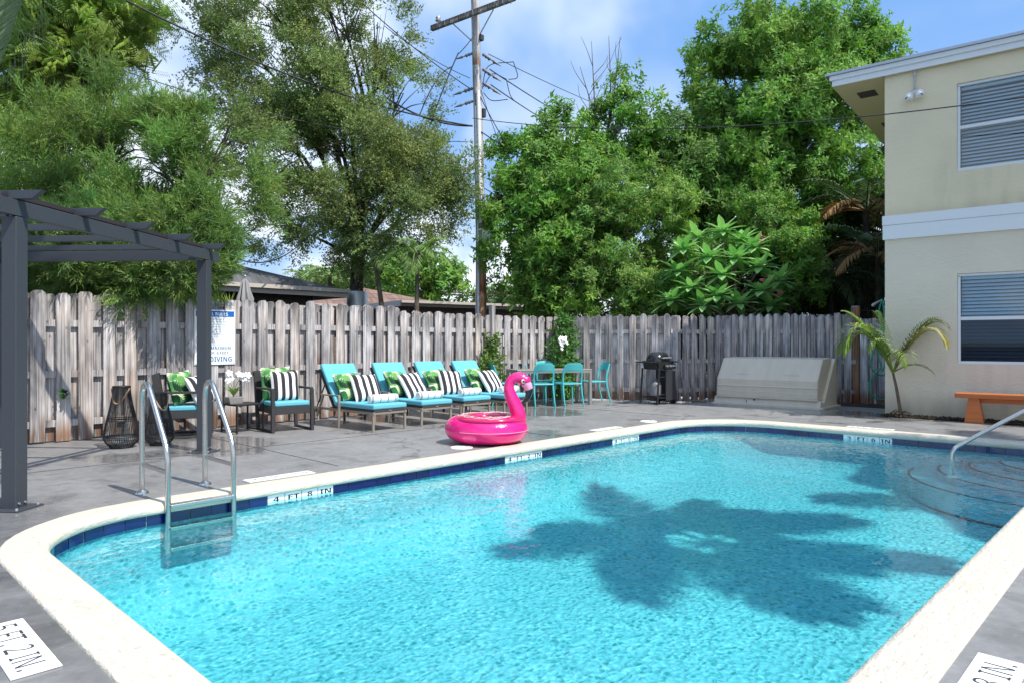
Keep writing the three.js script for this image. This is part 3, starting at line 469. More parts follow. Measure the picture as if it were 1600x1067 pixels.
// far left, pale feathery crown behind everything
tree('feathery_tree', 'tall yellow-green tree with feathered leaves at the top left', 'pinnate', [4.46, 2.30, -20.55], [4.57, 5.82, -20.44], [
  [3.90, 8.95, -20.41, 1.16, 0.85], [4.76, 8.87, -19.52, 1.16, 0.78, 0.9], [5.57, 8.80, -18.68, 0.81, 0.59, 0.8], [4.12, 7.86, -20.19, 1.09, 0.70, 0.8], [5.09, 7.86, -19.19, 0.93, 0.59, 0.7], [2.93, 8.33, -21.42, 1.40, 1.09], [3.68, 6.85, -20.64, 0.93, 0.62, 0.6], [4.76, 9.57, -19.52, 1.71, 0.62, 0.8]], 0.22, 3, { density: 120, yellow: 0.12, gap: 0.34, freq: 1.1, tuft: 0.5 });
// the two big needle-leaved trees over the left fence
tree('yew_pine', 'broad dense yew pine with fine needles above the grey pergola', 'needle', [3.40, 0.57, -13.17], [3.08, 2.35, -11.77], [
  [3.47, 4.93, -12.23, 0.44, 0.74, 0.9], [3.14, 4.28, -12.86, 0.74, 0.69], [3.58, 3.97, -11.83, 0.64, 0.79], [2.64, 3.97, -13.37, 0.84, 0.64, 0.9], [2.84, 3.15, -12.31, 1.08, 0.64], [3.31, 2.92, -11.53, 0.84, 0.69], [2.39, 2.68, -12.92, 0.89, 0.64], [2.99, 2.33, -11.58, 1.18, 0.44], [2.68, 2.41, -10.67, 0.59, 0.41, 1.1], [3.18, 2.22, -10.52, 0.52, 0.31], [2.29, 2.52, -10.87, 0.50, 0.38]], 0.16, 5, { density: 270, gap: 0.44, freq: 1.5, yellow: 0.16, low: 1.75, up: 0.4, size: 0.9, tuft: 0.3 });
tree('yew_pine', 'rounder bright yew pine left of the big black olive tree', 'needle', [4.38, 0.60, -11.57], [3.91, 2.22, -10.33], [
  [4.25, 4.16, -10.85, 0.71, 0.67], [4.62, 4.12, -10.47, 0.51, 0.57, 0.9], [3.86, 3.43, -10.54, 0.79, 0.69], [4.38, 3.31, -10.14, 0.64, 0.64], [3.72, 2.77, -10.53, 0.94, 0.59], [4.15, 2.74, -10.24, 0.69, 0.47, 0.8], [3.52, 2.30, -10.31, 0.79, 0.34], [3.66, 2.24, -10.24, 0.49, 0.32, 1.1], [4.17, 2.47, -10.36, 0.31, 0.27]], 0.15, 6, { density: 270, gap: 0.44, freq: 1.5, yellow: 0.16, low: 1.85, up: 0.4, size: 0.9, tuft: 0.3 });
// the big airy tree with the tin band on its trunk
const olive = tree('black_olive_tree', 'large airy black olive tree with a tin band round its dark trunk', 'fine', [10.27, 0.85, -15.56], [10.30, 3.76, -15.52], [
  [7.67, 9.24, -17.95, 0.99, 1.15, 0.42], [8.59, 9.57, -17.01, 1.40, 1.15, 0.75], [9.73, 9.73, -15.83, 1.48, 1.15, 0.8], [10.53, 9.07, -15.00, 0.99, 1.07, 0.55], [7.96, 7.60, -17.66, 0.90, 0.90, 0.42], [8.62, 7.61, -16.40, 1.56, 1.15], [9.80, 7.61, -15.19, 1.48, 1.15], [10.99, 7.27, -14.53, 0.99, 0.99, 0.6], [8.63, 6.03, -16.10, 1.56, 1.07], [9.79, 5.85, -14.76, 1.73, 1.15, 1.05], [11.02, 5.61, -13.92, 1.23, 0.90, 0.9], [11.66, 5.09, -13.55, 0.62, 0.90, 0.6], [9.07, 4.72, -15.94, 1.32, 0.79, 0.95], [10.07, 4.58, -14.47, 1.48, 0.85], [11.31, 4.58, -13.76, 1.02, 0.59, 0.75], [8.82, 4.06, -16.77, 0.79, 0.66, 0.5], [10.19, 3.57, -15.35, 0.72, 0.59, 0.8], [9.27, 11.05, -16.30, 2.47, 0.82, 0.6]], 0.19, 8, { density: 205, gap: 0.40, tuft: 0.42, freq: 1.35, yellow: 0.12, low: 2.3, twigs: 2, deep: 1 });
mesh('tin_band', sweep([V(10.27, 1.52, -15.56), V(10.27, 2.58, -15.55)], 0.27, 20), M.galv, olive);
// green masses right of the pole
tree('leafy_tree', 'bushy bright green tree just right of the utility pole', 'broad', [14.25, 0.83, -12.59], [14.40, 3.09, -12.44], [
  [14.62, 6.65, -12.22, 0.66, 0.73, 0.7], [13.83, 5.95, -13.03, 0.83, 0.95, 0.9], [14.46, 5.30, -12.09, 1.21, 1.04], [13.51, 4.53, -13.08, 0.78, 1.04], [14.06, 3.97, -12.08, 1.30, 1.04], [13.47, 3.29, -12.68, 0.87, 0.69, 0.85], [14.27, 2.86, -11.71, 1.13, 0.83, 0.9], [15.62, 5.56, -11.46, 1.04, 1.04], [14.00, 2.37, -12.14, 0.69, 0.43, 0.6]], 0.13, 9, { density: 150, gap: 0.36, freq: 1.15, yellow: 0.14, low: 1.6 });
tree('leafy_tree', 'rounded light green tree left of the frangipani bush', 'broad', [15.10, 0.85, -10.57], [15.10, 3.01, -10.57], [
  [15.15, 5.22, -10.81, 1.02, 0.90], [15.50, 4.67, -10.15, 1.02, 0.99], [14.65, 3.81, -10.75, 1.15, 0.99], [15.45, 3.32, -9.92, 0.99, 0.99], [14.60, 2.57, -10.51, 1.23, 0.66], [15.39, 2.32, -9.69, 0.99, 0.49]], 0.12, 10, { density: 210, size: 0.72, gap: 0.34, freq: 1.3, yellow: 0.14, low: 1.6, tuft: 0.34, mat: leafMat(0.20, 0.38, 0.05, 0.44) });
{ const t = tree('sparse_tree', 'thin half-bare tree with pale upright branches against the sky', 'broad', [16.02, 0.81, -12.20], [16.07, 5.56, -12.15], [
  [16.50, 8.48, -11.71, 0.33, 0.73, 0.8], [16.78, 7.84, -11.42, 0.62, 0.55, 0.65], [16.21, 7.30, -12.01, 0.40, 0.82, 0.75], [16.72, 7.02, -11.48, 0.66, 0.55, 0.7], [16.15, 6.29, -12.07, 0.91, 0.55]], 0.09, 12, { density: 120, gap: 0.3, low: 2, bark: M.barkPale });
  const tw = []; const R = rng(7); for (const [ex, ey] of [[925, 105], [938, 62], [952, 55], [968, 58], [985, 120], [1010, 150], [915, 150]]) { const a = V(16.10, 6.02, -12.13), s0 = (ex - 940) * 0.0183, e = a.clone().add(V(s0 * 0.6955 + (R() - 0.5) * 0.4, (275 - ey) * 0.0183, s0 * 0.7185 + (R() - 0.5) * 0.4)); const path = smooth([a, a.clone().lerp(e, 0.45).add(V((R() - 0.5) * 0.35, 0.1, (R() - 0.5) * 0.35)), e], 16); tw.push(sweep(path, (k) => 0.04 * (1 - 0.82 * k), 5)); for (let j = 0; j < 9; j++) { const s = path[5 + j], l = 0.35 + 0.5 * R(), b = (R() - 0.5) * 2; const m = s.clone().add(V(b * l * 0.4, l * 0.55, (R() - 0.5) * l * 0.7)); tw.push(sweep(smooth([s, m, m.clone().add(V(b * l * 0.25, l * 0.4, (R() - 0.5) * l * 0.4))], 5), (k) => 0.012 * (1 - 0.6 * k), 4)); } }
  mesh('bare_branch', tw, M.barkPale, t); }
tree('mango_tree', 'tall dark leaning mango tree rising behind the frangipani and the cream house', 'broad', [20.50, 0.78, -9.73], [20.98, 5.29, -9.24], [
  [20.64, 10.40, -9.59, 1.63, 0.86, 0.9], [21.87, 10.50, -8.32, 1.63, 0.81, 0.9], [22.82, 9.91, -7.34, 1.15, 0.92, 0.85], [19.89, 9.42, -10.37, 1.05, 0.96, 0.85], [20.56, 9.04, -8.96, 1.82, 1.19], [21.89, 8.65, -7.58, 1.53, 1.19], [19.36, 7.69, -10.20, 0.96, 0.96, 0.8], [19.97, 7.35, -9.28, 1.63, 1.15], [21.22, 7.16, -7.98, 1.82, 1.19], [20.23, 5.78, -8.72, 1.73, 0.96, 0.9], [21.68, 6.02, -7.51, 1.05, 0.96, 0.8], [24.05, 9.41, -6.78, 0.77, 0.77, 0.7], [19.63, 5.92, -9.62, 1.05, 0.86, 0.8]], 0.24, 14, { density: 120, size: 1.1, gap: 0.37, tuft: 0.55, freq: 1.0, yellow: 0.16, low: 1.8 });
tree('leafy_tree', 'dense mid-green tree between the thin tree and the tall mango', 'broad', [18.24, 0.80, -10.63], [18.24, 3.80, -10.63], [
  [17.98, 7.07, -10.89, 0.88, 0.69, 0.9], [18.57, 6.14, -10.29, 1.10, 0.84], [17.79, 6.14, -11.10, 1.10, 0.91], [18.00, 5.07, -10.59, 1.37, 1.00], [18.49, 3.94, -9.94, 1.46, 1.00], [17.67, 3.19, -10.50, 1.46, 0.91]], 0.14, 15, { density: 125, gap: 0.34, freq: 1.1, yellow: 0.06, low: 1.6, mat: leafMat(0.12, 0.27, 0.03, 0.38) });
tree('leafy_shrub', 'yellow-green leafy shrub right of the frangipani rosettes', 'broad', [17.91, 0.86, -7.38], [17.91, 2.33, -7.38], [
  [18.07, 4.04, -7.79, 0.99, 0.69, 0.9], [18.28, 3.51, -7.28, 0.69, 0.62], [18.02, 2.83, -7.26, 0.62, 0.56], [18.22, 4.79, -8.20, 0.74, 0.58, 0.8], [18.69, 4.21, -7.15, 0.36, 0.43, 0.7]], 0.07, 16, { density: 200, size: 0.75, gap: 0.3, yellow: 0.14, tuft: 0.3, low: 1.7, category: 'shrub' });
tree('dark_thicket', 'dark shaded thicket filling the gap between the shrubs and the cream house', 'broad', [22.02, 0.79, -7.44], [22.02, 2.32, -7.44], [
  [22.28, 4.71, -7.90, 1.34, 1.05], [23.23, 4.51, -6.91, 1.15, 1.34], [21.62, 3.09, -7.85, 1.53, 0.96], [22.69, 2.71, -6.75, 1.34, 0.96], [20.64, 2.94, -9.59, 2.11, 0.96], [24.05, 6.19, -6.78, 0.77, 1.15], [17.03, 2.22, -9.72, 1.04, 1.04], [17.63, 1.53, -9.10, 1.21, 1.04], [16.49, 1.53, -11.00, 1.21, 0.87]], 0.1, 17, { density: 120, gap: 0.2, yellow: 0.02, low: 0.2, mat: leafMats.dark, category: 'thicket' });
tree('far_tree', 'rounded light green tree far behind the flat-roofed bungalow', 'broad', [22.78, 2.43, -28.23], [22.78, 3.91, -28.23], [
  [22.44, 4.90, -28.58, 1.38, 1.12], [23.35, 4.67, -27.64, 0.92, 0.85], [21.75, 4.41, -29.29, 1.18, 0.85], [23.58, 3.91, -27.40, 0.99, 0.53]], 0.2, 18, { density: 34, size: 1.9, gap: 0.25, yellow: 0.15 });
tree('far_tree', 'low line of dark green trees far behind the left bungalow roof', 'broad', [24.57, 2.63, -35.00], [24.57, 4.55, -35.00], [
  [24.57, 5.32, -35.00, 1.15, 0.77], [23.77, 5.01, -35.83, 1.30, 0.61], [23.23, 4.91, -39.26, 1.53, 0.54], [33.88, 4.23, -34.01, 2.19, 0.35], [36.01, 4.36, -31.81, 1.75, 0.53]], 0.2, 19, { density: 30, size: 1.9, gap: 0.25, yellow: 0.1, mat: leafMat(0.14, 0.25, 0.05, 0.34) });

// ---------------------------------------------------------------- palms
function frond(len, rise, droop, n, leaf, wid, seed, lift = 0.25, hang = 0.35) {   // grows from the origin along +x, arching over
  const R = rng(seed), pts = []; for (let i = 0; i <= 12; i++) { const k = i / 12; pts.push(V(len * (k - 0.12 * k * k * droop), len * (rise * k - droop * k * k * 0.62), 0)); }
  const pos = [], uv = [], curve = new THREE.CatmullRomCurve3(pts);
  for (let i = 0; i < n; i++) { const k = 0.18 + 0.82 * (i + 0.5) / n, p = curve.getPointAt(Math.min(0.999, k)), t = curve.getTangentAt(Math.min(0.999, k)), upn = V(0, 0, 1).cross(t).normalize();
    for (const s of [-1, 1]) { const env = Math.pow(Math.sin(PI * (0.14 + 0.80 * k)), 0.7), L1 = leaf * env * (0.9 + 0.2 * R()), d = t.clone().multiplyScalar(0.55 + 0.5 * k).add(V(0, 0, s)).addScaledVector(upn, lift).add(rdir(R).multiplyScalar(0.10)).normalize();
      const m1 = p.clone().addScaledVector(d, L1 * 0.5), e = p.clone().addScaledVector(d, L1).add(V(0, -hang * L1, 0)), sd = d.clone().cross(V(0, 1, 0)).normalize(), w = wid / 2, a = sd.clone().multiplyScalar(w);
      const q = [p.clone().addScaledVector(a, 0.5), p.clone().addScaledVector(a, -0.5), m1.clone().add(a), m1.clone().sub(a), e];
      for (const [x, y, z] of [[0, 1, 2], [1, 3, 2], [2, 3, 4]]) { for (const v of [q[x], q[y], q[z]]) { pos.push(v.x, v.y, v.z); uv.push(0, 0); } } } }
  return merge([fromTris(pos, uv), sweep(pts, (k) => 0.018 * Math.min(1.6, len) * (1 - 0.8 * k), 5)]);
}
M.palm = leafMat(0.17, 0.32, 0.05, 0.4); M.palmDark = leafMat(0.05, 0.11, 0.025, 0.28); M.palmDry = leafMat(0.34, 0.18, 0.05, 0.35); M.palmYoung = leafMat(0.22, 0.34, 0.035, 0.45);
function palm(name, label, [bx0, by0, bz0], [tx, ty, tz], r, fronds, mats, mat, lean = 0) {   // fronds: [azimuth, length, rise, droop, material index, leaflet share, width, count, pitch]
  const t = thing(name, label, 'palm', [bx0, by0, bz0]), top = V(tx - bx0, ty - by0, tz - bz0);
  mesh('trunk', sweep(smooth([V(0, 0, 0), top.clone().multiplyScalar(0.5).add(V(lean, 0, 0)), top], 14), (k) => r * (1.25 - 0.45 * k), 10), mat, t);
  fronds.forEach(([az, len, rise, droop, m = 0, leaf = 0.34, wid = 0.035, n = 34, pitch = 0], i) => { const f = mesh('frond', frond(len, rise, droop, n, len * leaf, wid, i * 5 + 3), mats[m], t); f.position.copy(top); f.rotation.set(0, az, pitch, 'YXZ'); });
  return t;
}
const around = (n, len, seed, f) => { const R = rng(seed); return Array.from({ length: n }, (_, i) => { const k = (i * 0.382) % 1; return [i * 2.399 + R() * 0.3, len * (0.85 + 0.3 * R()), mix(0.9, 0.15, i / n) + 0.1 * R(), mix(0.75, 1.25, i / n), ...(f?.(i, k) ?? [])]; }); };
// slender palms and odd trunks beyond the fence
palm('slender_palm', 'slim green-topped palm standing left of the utility pole', [10.25, 0.89, -13.13], [10.30, 3.33, -13.08], 0.055, around(13, 1.05, 3, () => [0, 0.33, 0.03, 24]), [M.palm], M.barkPale, 0.03);
palm('slender_palm', 'thin leaning palm trunk next to the tin-banded tree', [10.10, 0.88, -14.01], [9.88, 3.39, -14.23], 0.06, around(8, 0.8, 9, () => [0, 0.33, 0.03, 20]), [M.palm], M.barkPale, 0.04);
palm('far_palm', 'far-off palm clump above the left bungalow roof', [16.12, 2.24, -26.48], [16.12, 4.10, -26.48], 0.1, around(12, 1.5, 13, () => [0, 0.3, 0.06, 18]), [M.palm], M.bark);
palm('far_palm', 'second far-off palm further left over the roof ridge', [16.45, 2.30, -29.02], [16.45, 4.17, -29.02], 0.1, around(10, 1.2, 23, () => [0, 0.3, 0.06, 18]), [M.palm], M.bark);
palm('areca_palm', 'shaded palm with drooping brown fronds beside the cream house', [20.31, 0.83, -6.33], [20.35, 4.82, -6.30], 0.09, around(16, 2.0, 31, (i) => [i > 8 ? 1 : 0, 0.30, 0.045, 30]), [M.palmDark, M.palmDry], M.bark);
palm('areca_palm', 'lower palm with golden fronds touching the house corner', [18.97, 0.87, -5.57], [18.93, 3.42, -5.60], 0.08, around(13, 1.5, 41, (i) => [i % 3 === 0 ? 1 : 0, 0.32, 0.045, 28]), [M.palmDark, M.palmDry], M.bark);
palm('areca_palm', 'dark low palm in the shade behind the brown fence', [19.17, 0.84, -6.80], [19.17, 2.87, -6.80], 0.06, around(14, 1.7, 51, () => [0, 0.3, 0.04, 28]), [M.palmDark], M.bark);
palm('fan_palm', 'small bright palm tuft rising behind the bungalow and pole', [17.47, 1.16, -16.46], [17.58, 2.78, -16.35], 0.06, around(10, 0.8, 61, () => [0, 0.4, 0.04, 16]), [M.palm], M.bark);
// palms beside the pool that throw their shade into it, and the leaning one over the left fence
const coco = palm('coconut_palm', 'tall coconut palm on the right deck that shades the pool', [7.9, -0.05, 3.6], [7.1, 6.1, 1.12], 0.13, around(14, 2.0, 71, () => [0, 0.33, 0.06, 40]), [M.palm], M.barkPale, 0.25);
copyOf(coco, [13.3, -0.05, 3.7], 1.1, 'second coconut palm further along the right deck');
palm('coconut_palm', 'leaning palm above the pergola with one frond hanging into view', [0.01, -0.22, -10.35], [1.34, 6.34, -8.68], 0.12, around(12, 2.2, 81, () => [0, 0.36, 0.05, 40]).concat([[-0.8, 2.1, 0.1, 1.35, 1, 0.30, 0.022, 44, -0.78], [-0.2, 2.1, 0.1, 1.4, 1, 0.3, 0.022, 40, -0.9]]), [M.palm, leafMat(0.22, 0.30, 0.14, 0.4)], M.barkPale, -0.5);
// young palm against the house wall
{ const t = palm('young_palm', 'young potted-size palm with a bent trunk against the cream wall', [13.15, 0.05, -3.53], [13.05, 0.75, -3.62], 0.024, [
    [2.40, 1.30, 2.0, 2.75, 0, 0.36, 0.034, 36], [2.1, 1.0, 2.1, 2.7, 0, 0.38, 0.03, 32], [2.75, 0.85, 1.9, 2.3, 0, 0.38, 0.028, 28], [-1.45, 1.05, 2.1, 2.2, 1, 0.34, 0.018, 32], [-1.6, 1.1, 2.0, 2.5, 2, 0.36, 0.034, 30], [1.4, 1.0, 1.9, 1.5, 1, 0.30, 0.016, 32], [-1.9, 0.95, 2.0, 1.7, 1, 0.30, 0.015, 30], [-2.5, 0.8, 1.6, 2.3, 0, 0.34, 0.026, 26], [-1.4, 0.7, 0.8, 1.3, 1, 0.28, 0.012, 20], [1.9, 0.95, 2.1, 1.6, 0, 0.34, 0.026, 30], [-1.2, 0.9, 2.2, 2.0, 0, 0.34, 0.026, 30], [3.0, 0.8, 2.2, 1.5, 0, 0.34, 0.024, 28]], [M.palmYoung, leafMat(0.13, 0.17, 0.05, 0.3), leafMat(0.40, 0.38, 0.10, 0.4)], M.barkPale, 0.03);
  const tufts = []; const R = rng(3); for (let i = 0; i < 14; i++) { const a = R() * 6.28; tufts.push(sweep(smooth([V(0, 0.01, 0), V(Math.cos(a) * 0.08, 0.06 * R() + 0.02, Math.sin(a) * 0.08), V(Math.cos(a) * 0.16, 0.015, Math.sin(a) * 0.16)], 4), 0.005, 4)); } mesh('dry_stub', tufts, std(L(0.16, 0.09, 0.05), 0.9), t); }
// frangipani: open rosettes of long leaves on thick stems, with a few pink flowers
{ const f = thing('frangipani', 'frangipani bush with big leaf rosettes and pink flowers over the fence', 'shrub', [15.46, 0.89, -7.90]), R = rng(12), o = f.position;
  const leafGeo = [0, 1, 2].map((k) => { const q = rng(k + 1), pos = [], uv = [], pts = []; for (let i = 0; i <= 6; i++) { const s = i / 6; pts.push([s, 0.30 * Math.sin(PI * Math.pow(s, 0.8)) * (0.5 + 0.1 * q()) * (s < 1 ? 1 : 0), -0.16 * s * s + 0.10 * s]); } for (let i = 0; i < 6; i++) for (const sg of [-1, 1]) { const [a, w, h] = pts[i], [b, w2, h2] = pts[i + 1]; const A = [a, h, 0], B = [b, h2, 0], C = [a, h + w * 0.18, sg * w], D = [b, h2 + w2 * 0.18, sg * w2]; pos.push(...A, ...C, ...B, ...B, ...C, ...D); uv.push(0, 0, 0, 0, 0, 0, 0, 0, 0, 0, 0, 0); } const g = fromTris(pos, uv); return g; });
  const mats = [leafMat(0.24, 0.56, 0.12, 0.42), leafMat(0.32, 0.62, 0.16, 0.44), leafMat(0.18, 0.46, 0.09, 0.38)];
  const tips = [[14.75, 3.46, -8.63], [15.59, 3.92, -8.05], [14.99, 3.26, -8.09], [15.91, 3.49, -7.43], [14.92, 2.81, -7.73], [15.63, 3.00, -7.14], [14.52, 2.52, -8.29], [14.68, 2.32, -7.70], [15.46, 2.43, -7.03], [16.10, 3.73, -7.81], [15.35, 3.80, -8.59], [15.81, 2.11, -6.96], [14.67, 2.93, -8.71], [14.54, 2.10, -7.98], [15.01, 2.14, -7.35], [15.34, 3.20, -7.59], [16.11, 2.69, -6.94], [14.30, 2.23, -8.66]].map((p) => V(...p).sub(o));
  tips.forEach((tip, i) => {
    const root = V((R() - 0.5) * 0.5, 1.2, (R() - 0.5) * 0.5); mesh('stem', sweep(smooth([V(root.x * 0.4, 0, root.z * 0.4), root, root.clone().lerp(tip, 0.55).add(V(0, -0.1, 0)), tip], 10), (k) => 0.05 * (1 - 0.6 * k), 7), M.barkPale, f);
    const n = 19 + Math.floor(R() * 4); for (let k = 0; k < n; k++) { const m = mesh('leaf', leafGeo[k % 3], mats[Math.floor(R() * 3)], f), s = 0.54 * (0.8 + 0.35 * R()), lift = mix(-0.55, 0.85, k / n); m.position.copy(tip); m.rotation.set(0, k * 2.4 + R() * 0.4, lift + (R() - 0.5) * 0.2, 'YZX'); m.scale.setScalar(s); }
    if ([3, 8, 11].includes(i)) for (let k = 0; k < 5; k++) { const g = []; for (let p = 0; p < 5; p++) g.push(place(new THREE.SphereGeometry(0.035, 6, 5).scale(1, 0.25, 0.62).translate(0.034, 0, 0), 0, 0, 0, 0, p * 1.2566, 0.2)); const fl = mesh('flower', g, std(L(0.72, 0.10, 0.22), 0.6), f); fl.position.copy(tip).add(V((R() - 0.5) * 0.3, 0.16 + R() * 0.16, (R() - 0.2) * 0.3)); fl.rotation.set(R() - 0.2, R() * 6, R()); }
  }); }
// climbers and small plants on the fence
function climber(name, label, [x, y, z], n, w, h, leaf, mat, seed, extra) {
  const t = thing(name, label, 'plant', [x, y, z]), R = rng(seed), pos = [], uv = [], st = [];
  for (let i = 0; i < 5; i++) { const pts = []; for (let k = 0; k <= 6; k++) pts.push(V((R() - 0.5) * w * 0.7 * Math.min(1, k / 3), h * k / 6, 0.05 + R() * 0.1)); st.push(sweep(smooth(pts, 14), 0.007, 5)); }
  mesh('stem', st, M.bark, t);
  for (let i = 0; i < n; i++) { const k = R(), p = V((R() - 0.5) * w * (0.55 + 0.9 * Math.sin(PI * clamp(k + 0.08))) * (0.6 + 0.5 * noise3(k * 5, seed, 2)), h * (0.04 + k), 0.04 + R() * w * 0.45); leafInto(pos, uv, p, rdir(R).add(V(0, -0.1, 0.5)).normalize(), rdir(R), leaf * (0.7 + 0.6 * R()), leaf * 0.42, 0.2); }
  const f = mesh('foliage', fromTris(pos, uv), mat, t); f.userData.kind = 'stuff'; extra?.(t, R); return t;
}
climber('climbing_vine', 'thin leafy vine climbing the fence behind the last lounger', [9.83, 0, -10.24], 750, 0.46, 1.36, 0.115, leafMat(0.13, 0.24, 0.03, 0.36), 5);
climber('oleander', 'tall leafy oleander with white flowers behind the turquoise chairs', [11.95, 0, -10.17], 1500, 0.74, 1.78, 0.135, leafMat(0.085, 0.24, 0.03, 0.36), 8, (t, R) => {
  for (let i = 0; i < 26; i++) { const g = []; for (let p = 0; p < 5; p++) g.push(place(new THREE.SphereGeometry(0.026, 6, 5).scale(1, 0.3, 0.7).translate(0.026, 0, 0), 0, 0, 0, 0, p * 1.2566, 0.25)); const f = mesh('flower', g, M.white, t), u = R(); f.position.set(-0.46 + 0.24 * u + (R() - 0.5) * 0.10, 1.22 + 0.16 * Math.sin(u * PI) - 0.18 * R() * (1 - u), 0.46 + (R() - 0.5) * 0.1); f.rotation.set(1.1 + R() * 0.5, R() * 6, 0); } });
climber('wall_sprig', 'single green sprig poking through the fence boards left of the lanterns', [2.41, 0.56, -10.28], 9, 0.10, 0.10, 0.10, leafMat(0.10, 0.40, 0.06, 0.4), 15);
for (const [p, l] of [[[5.12, 1.86, -11.96], 'spiky green plant tuft peeking over the fence by the furled umbrella'], [[5.25, 1.84, -11.83], 'smaller spiky plant tuft next to the furled umbrella']]) {
  const t = thing('spiky_plant', l, 'plant', [p[0], p[1] - 0.3, p[2]]); for (let i = 0; i < 16; i++) { const a = i * 2.4, e = 0.5 + 0.5 * ((i * 0.382) % 1); const pos = [], uv = []; leafInto(pos, uv, V(0, 0.2, 0), V(Math.cos(a) * (1.1 - e), e, Math.sin(a) * (1.1 - e)).normalize(), V(Math.cos(a), 0, Math.sin(a)).negate(), 0.42, 0.035, 0.2); mesh('blade', fromTris(pos, uv), M.palmYoung, t); } }

// ---------------------------------------------------------------- utility pole and its lines
{
  const base = [12.80, 0.84, -13.52], by = base[1]; const p = thing('utility_pole', 'tall grey timber utility pole with a crossarm, conduit and meter box behind the fence', 'utility pole', [base[0], 0, base[2]]);
  void by; const at = (px, y) => V(px * 0.6955, y, px * 0.7185);   // along the view's right, from the pole axis
  mesh('pole_shaft', sweep([V(0, 0, 0), V(0, 3.4, 0)], [0.135, 0.13], 14), M.poleBrown, p);
  mesh('pole_shaft', sweep([V(0, 3.4, 0), V(-0.06, 7, -0.06), V(-0.14, 10.9, -0.13)], [0.13, 0.12, 0.105], 14), M.poleWood, p);
  mesh('conduit', sweep([at(-0.10, 0.2).add(V(-0.06, 0, 0.06)), at(-0.09, 4).add(V(-0.06, 0, 0.06)), at(-0.12, 7.5).add(V(-0.08, 0, 0.04))], 0.062, 10), M.galv, p);
  mesh('conduit', sweep([at(0.0, 4.4).add(V(-0.12, 0, 0.10)), at(-0.04, 7.9).add(V(-0.14, 0, 0.08))], 0.05, 10), M.whitePaint, p);
  const mb = mesh('meter_box', rb(0.24, 0.50, 0.16, 0.015, 0, 0, 0), M.galv, p); mb.position.copy(at(0.13, 4.02)).add(V(-0.08, 0, 0.08)); mb.rotation.y = -0.85; mesh('box_lid', rb(0.225, 0.34, 0.02, 0.006, 0, 0.06, 0.085), M.galv, mb);
  mesh('cable_tail', sweep(smooth([at(0.10, 3.78).add(V(-0.1, 0, 0.1)), at(0.06, 3.62).add(V(-0.1, 0, 0.1)), at(0.12, 3.5).add(V(-0.1, 0, 0.1))], 8), 0.03, 6), M.cable, p);
  const arm = mesh('crossarm', rb(2.9, 0.14, 0.11, 0.01, 0, 0, 0), M.poleWood, p); arm.position.set(-0.22, 9.98, -0.16); arm.rotation.y = PI / 2 + 0.12;
  for (const [x] of [[-1.32], [1.2]]) { const ins = mesh('insulator', new THREE.LatheGeometry([[0.001, 0.2], [0.05, 0.19], [0.075, 0.14], [0.05, 0.12], [0.085, 0.06], [0.03, 0.05], [0.012, 0.0], [0.012, -0.2]].map((q) => new THREE.Vector2(...q)), 12), M.galv, arm); ins.position.set(x, 0.08, 0); }
  mesh('arm_brace', [rod([-0.7, -0.06, 0.07], [0, -0.75, 0.14], 0.017), rod([0.7, -0.06, 0.07], [0, -0.75, 0.14], 0.017)], M.galv, arm);
  const bell = () => new THREE.LatheGeometry([[0.015, 0], [0.05, 0.04], [0.03, 0.08], [0.055, 0.13], [0.03, 0.17], [0.06, 0.23], [0.02, 0.27], [0.02, 0.34], [0.045, 0.36], [0.03, 0.46], [0.008, 0.6]].map((q) => new THREE.Vector2(...q)), 10);
  for (const y of [8.93, 8.53, 8.17]) { const i = mesh('insulator', bell(), M.insul, p); i.position.copy(at(0.02, y)); i.rotation.set(0, -0.8, -2.15, 'YXZ'); }
  for (const [y, l] of [[8.95, 0.3], [8.02, 0.55], [7.68, 0.4]]) { const i = mesh('insulator', bell(), M.insul, p); i.position.copy(at(-0.22, y)); i.rotation.set(0, -0.8, 1.9, 'YXZ'); i.scale.setScalar(0.7 + l * 0.5); }
  const jump = (a, b, c) => sweep(smooth([at(...a), at(...b), at(...c)], 12), 0.012, 5);
  mesh('jumper', [jump([0.02, 8.0], [0.18, 8.6], [0.85, 8.72]), jump([0.85, 8.72], [0.95, 8.3], [0.72, 8.25]), jump([0.05, 8.05], [0.3, 8.4], [0.66, 8.26]), jump([0.66, 8.26], [0.78, 7.8], [0.9, 7.66]), jump([0.05, 7.9], [0.25, 7.7], [0.7, 7.72])], M.cable, p);
  mesh('bolt_clamp', [bx(0.13, 0.14, 0.12, -0.03, 9.35, 0.0), bx(0.1, 0.22, 0.1, 0.02, 7.35, 0.05)], M.cable, p);
}
function line(label, a, b, r, sag, group = 'overhead lines at the utility pole') { const A = V(...a), B = V(...b), pts = []; for (let i = 0; i <= 24; i++) { const k = i / 24, q = A.clone().lerp(B, k); q.y -= sag * 4 * k * (1 - k); pts.push(q); } return tag(mesh('power_line', sweep(pts, r, 6), M.cable), label, 'cable', group); }
line('thick dark cable crossing the top left in front of the black olive tree', [3.23, 8.50, -15.35], [12.50, 6.95, -13.55], 0.021, 0.5);
line('thin cable running below the thick one over the yew pines', [2.40, 7.38, -16.21], [12.50, 6.53, -13.55], 0.010, 0.55);
line('wire coming down from upper left to the pole under its crossarm', [9.19, 10.19, -14.95], [12.50, 7.90, -13.55], 0.014, 0.15);
line('slack wire from the treetop to the middle insulators of the pole', [10.35, 9.18, -14.47], [12.45, 8.21, -13.59], 0.010, 0.1);
line('long thin wire leaving the pole to the right through the blue sky', [12.93, 8.93, -13.39], [36.62, 12.98, -19.68], 0.011, 0.4);
line('middle wire descending right from the pole towards the thin tree', [12.95, 8.52, -13.36], [34.33, 11.88, -22.05], 0.016, 0.3);
